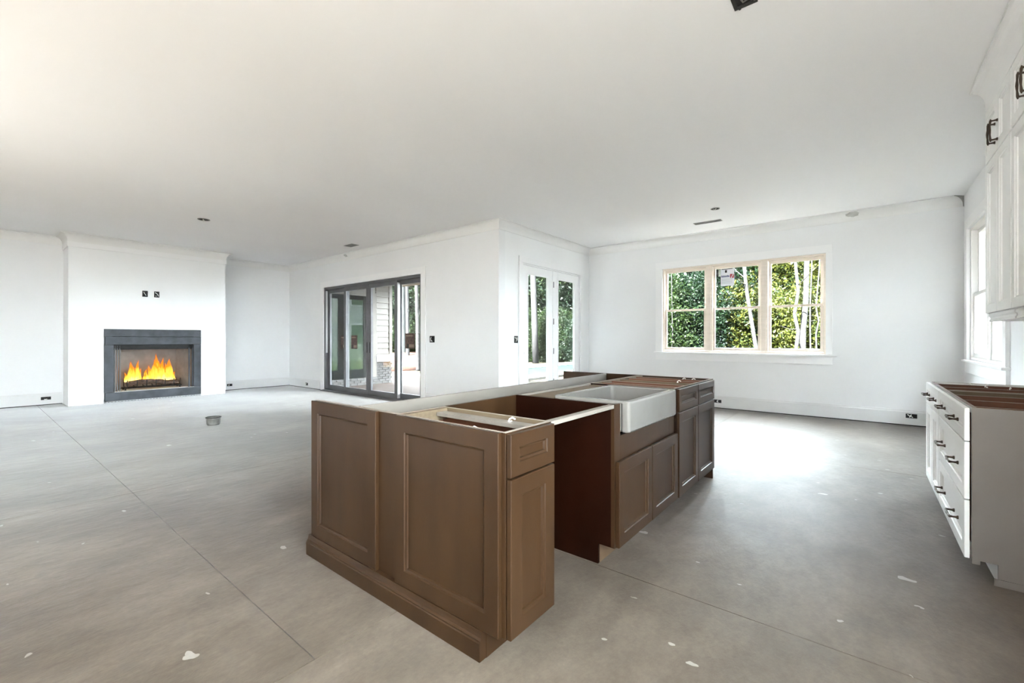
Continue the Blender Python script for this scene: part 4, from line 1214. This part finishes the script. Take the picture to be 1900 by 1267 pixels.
# ------------------------------------------------------------------ trees
def crown_mesh(name, seed, rx, rz, n, size, clumps, m):
    r = np.random.default_rng(seed)
    cen = r.normal(size=(clumps, 3))
    cen /= np.linalg.norm(cen, axis=1)[:, None]
    cen *= (r.random(clumps) ** (1 / 2.4))[:, None]
    idx = r.integers(0, clumps, n)
    off = np.clip(r.normal(size=(n, 3)), -1.8, 1.8) * np.array([.17, .17, .11])
    p = (cen[idx] + off) * np.array([rx, rx, rz])
    nrm = r.normal(size=(n, 3)) + np.array([0, 0, .7])
    nrm /= np.linalg.norm(nrm, axis=1)[:, None]
    t = np.cross(nrm, r.normal(size=(n, 3)))
    t /= np.linalg.norm(t, axis=1)[:, None]
    b = np.cross(nrm, t)
    s = size * (.6 + .8 * r.random(n))[:, None]
    v = np.empty((n, 4, 3))
    v[:, 0] = p - t * s
    v[:, 1] = p - b * s * .45 + nrm * s * .12
    v[:, 2] = p + t * s
    v[:, 3] = p + b * s * .45 + nrm * s * .12
    me = bpy.data.meshes.new(name)
    me.vertices.add(n * 4)
    me.vertices.foreach_set('co', v.reshape(-1))
    me.loops.add(n * 4)
    me.loops.foreach_set('vertex_index', np.arange(n * 4, dtype=np.int32))
    me.polygons.add(n)
    me.polygons.foreach_set('loop_start', np.arange(0, n * 4, 4, dtype=np.int32))
    me.update(calc_edges=True)
    me.materials.append(m)
    return me
def limb_mesh(name, pts, rad, m, twigs=0, seed=0):
    mb = MB().tube(pts, rad, 9)
    r = random.Random(seed)
    for k in range(twigs):
        i = r.randrange(max(1, len(pts) // 3), len(pts) - 1)
        p = Vector(pts[i])
        a = r.uniform(0, 6.28)
        L = r.uniform(.6, 1.6)
        q = p + Vector((math.cos(a) * L, math.sin(a) * L, L * r.uniform(.3, .9)))
        mid = p.lerp(q, .5) + Vector((0, 0, -.08))
        rr0 = rad[i] if isinstance(rad, list) else rad
        mb.tube([p, mid, q], [rr0 * .4, rr0 * .25, rr0 * .08], 6)
    return mb
kinds = {}
for kd, mname, (rx, rz), sz in (('dark', 'leaf_dark', (2.6, 4.6), .11), ('mid', 'leaf_mid', (2.7, 4.4), .11), ('lime', 'leaf_sun_tint', (2.6, 4.3), .12)):
    kinds[kd] = [crown_mesh('foliage', 10 + hash(kd) % 7 + i if False else {'dark': 10, 'mid': 20, 'lime': 30}[kd] + i, rx, rz, 15000, sz, 95, M[mname]) for i in range(2)]
lab = {'dark': 'dark green leafy tree in the woods behind the house', 'mid': 'mid green leafy tree in the woods behind the house', 'lime': 'yellow-green sun-tinted leafy tree in the woods behind the house'}
trunk_me = {}
for i in range(2):
    r = random.Random(40 + i)
    pts = [(.12 * math.sin(k * .9 + i) * k / 6, .1 * math.cos(k * .7 + 2 * i) * k / 6, k * 1.05) for k in range(8)]
    me = limb_mesh('trunk', pts, [.16 - .016 * k for k in range(8)], None, 7, i).mesh('trunk')
    me.materials.append(M['bark'])
    trunk_me[i] = me
tr_r = random.Random(21)
def tree(x, y, kd, sc=1.0, zc=4.6, trunk=True, name='leafy_tree', label=None, group=None):
    t = thing(name, label or lab[kd], 'tree' if name != 'forest_shrub' else 'shrub', (x, y, -.265), group or 'trees at the edge of the woods')
    c = bpy.data.objects.new('foliage', tr_r.choice(kinds[kd]))
    C.objects.link(c)
    c.parent = t
    c.location = (0, 0, zc * sc)
    c.rotation_euler = (0, 0, tr_r.uniform(0, 6.28))
    c.scale = (sc * tr_r.uniform(.9, 1.2), sc * tr_r.uniform(.9, 1.2), sc * tr_r.uniform(.92, 1.1))
    if trunk:
        k = bpy.data.objects.new('trunk', trunk_me[tr_r.randrange(2)])
        C.objects.link(k)
        k.parent = t
        k.scale = (sc, sc, sc)
        k.rotation_euler = (0, 0, tr_r.uniform(0, 6.28))
    return t
def kind_at(u):  # leaf tint picked by view column; lime imitates sunlit foliage
    q = tr_r.random()
    if u > 1425:
        return 'lime' if q < .75 else 'mid'
    if u > 1370:
        return 'lime' if q < .35 else ('mid' if q < .7 else 'dark')
    if u > 1100:
        return 'dark' if q < .6 else 'mid'
    if u > 1030:
        return 'dark' if q < .7 else 'mid'
    if u > 900:
        return 'mid' if q < .6 else ('lime' if q < .75 else 'dark')
    return 'dark' if q < .6 else 'mid'
def area(u):
    return 'past the sliding door' if u < 880 else 'beyond the pool' if u < 1110 else 'behind the triple window'
shade = {'dark': 'dark green', 'mid': 'mid green', 'lime': 'sun-tinted yellow-green'}
def place(u, depth, **kw):
    d = ray(u, CY)
    kd = kind_at(u)
    back = depth > 35 or (u > 1110 and depth > 25)
    row = 'in the back row of' if back else 'at the front of'
    tree(d.x * depth, d.y * depth, kd, label='%s leafy tree %s the woods %s' % (shade[kd], row, area(u)), group='trees of the woods ' + area(u), **kw)
# three staggered rows, then low shrubs
for u in range(690, 860, 26):
    place(u + tr_r.uniform(-6, 6), tr_r.uniform(29, 33), sc=1.0)
for u in range(680, 900, 30):
    place(u, tr_r.uniform(36, 40), sc=1.25)
for u in range(900, 1240, 34):
    place(u + tr_r.uniform(-8, 8), tr_r.uniform(30, 34), sc=1.0)
for u in range(890, 1260, 44):
    place(u, tr_r.uniform(38, 42), sc=1.25)
for u in range(1185, 1640, 36):
    place(u + tr_r.uniform(-10, 10), tr_r.uniform(19, 23), sc=.8)
for u in range(1180, 1660, 44):
    place(u, tr_r.uniform(26, 30), sc=1.0)
tree(3.35, 4.2, 'mid', sc=.55, label='small leafy tree added to shade the side yard', group='trees added for shade')  # added to keep sun off the ground beside the kitchen window
for k in range(12):      # unseen trees added on the south side to limit sky light
    tree(-27 + k * 3.4, -17.5 + tr_r.uniform(-1.5, 1.5), tr_r.choice(['dark', 'mid']), sc=1.1, label='unseen leafy tree added behind the back wall to limit sky light', group='trees added to limit sky light')
def shrub(u, depth, sc):
    d = ray(u, CY)
    kd = kind_at(u)
    tree(d.x * depth, d.y * depth, kd, sc=sc, zc=3.4, trunk=False, name='forest_shrub', label='low %s shrub at the foot of the woods %s' % (shade[kd], area(u)), group='shrubs ' + area(u))
for u in range(700, 860, 20):
    shrub(u + tr_r.uniform(-5, 5), tr_r.uniform(27, 29), .42)
for u in range(900, 1230, 24):
    shrub(u + tr_r.uniform(-6, 6), tr_r.uniform(27.5, 30), .45)
for u in range(1200, 1600, 30):
    shrub(u + tr_r.uniform(-8, 8), tr_r.uniform(16.5, 18.5), .5)

# single trunks that show through the glass, by their course in the picture and a distance from the ground they stand on
def trunk(name, course, depth, rad, m, label, twigs=0, seed=0):
    pts = []
    for u, v in course:
        pts.append(at_depth(u, v, depth))
    base = pts[0].copy()
    d = (pts[1] - pts[0]).normalized()
    if pts[0].z > -.26:
        k = (pts[0].z + .262) / max(.2, d.z)
        pts.insert(0, pts[0] - Vector((d.x * k * .5, d.y * k * .5, pts[0].z + .262)))
    dt = (pts[-1] - pts[-2]).normalized()
    for k in range(1, 5):
        pts.append(pts[-1] + Vector((dt.x * .6, dt.y * .6, 1.3)))
    n = len(pts)
    rd = [rad * (1.15 - .55 * i / (n - 1)) for i in range(n)]
    t = thing(name, label, 'tree', tuple(pts[0]))
    part('stem', limb_mesh('stem', pts, rd, m, 0), m, t, smooth=True)
    if twigs:
        r = random.Random(seed)
        for k in range(twigs):
            i = r.randrange(2, n - 2)
            p = pts[i].lerp(pts[i + 1], r.random())
            a = r.uniform(0, 6.28)
            L = r.uniform(.5, 1.3)
            q = p + Vector((math.cos(a) * L, math.sin(a) * L, L * r.uniform(.2, .8)))
            part('branch', MB().tube([p, p.lerp(q, .5) - Vector((0, 0, .06)), q], [rad * .3, rad * .2, rad * .06], 6), m, t)
trunk('pine_tree', [(750, 674), (749, 600), (748, 530)], 25.5, .13, M['barkdark'], 'dark straight pine trunk seen through the sliding door')
trunk('pine_tree', [(756.5, 676), (756, 600), (755, 530)], 24.0, .10, M['bark'], 'grey straight pine trunk between the dark trunk and the pale one past the slider')
trunk('birch_tree', [(775.5, 684), (774.5, 600), (772.5, 530)], 20.5, .09, M['birch'], 'pale trunk rising from the clay mound beside the sliding door jamb', 3, 2)
trunk('pine_tree', [(994, 674), (992, 600), (989, 508)], 27.0, .18, M['bark'], 'thick grey pine trunk seen through the french doors')
trunk('sapling', [(1246, 655), (1248, 620), (1247, 580)], 15.5, .014, M['birch'], 'slim pale sapling behind the pane farthest from the kitchen wall')
trunk('birch_tree', [(1404, 655), (1395, 600), (1386, 545), (1380, 490)], 14.5, .058, M['birch'], 'white birch trunk leaning behind the middle window', 9, 4)
trunk('birch_tree', [(1476, 655), (1481, 615), (1474, 583), (1481, 540), (1475, 480)], 14.0, .052, M['birch'], 'crooked pale trunk behind the window nearest the kitchen wall', 6, 5)
trunk('birch_tree', [(1489, 655), (1490, 610), (1495, 560), (1497, 480)], 14.6, .088, M['birch'], 'thick mottled pale trunk behind the window nearest the kitchen wall', 5, 6)
trunk('sapling', [(1504, 655), (1503, 610), (1503, 570), (1506, 500)], 13.8, .022, M['birch'], 'straight thin pale sapling beside the thick mottled trunk', 2, 7)
trunk('sapling', [(1515, 655), (1514, 620), (1519, 595), (1514, 570), (1520, 500)], 13.5, .022, M['birch'], 'wavy thin pale sapling near the window jamb', 2, 8)
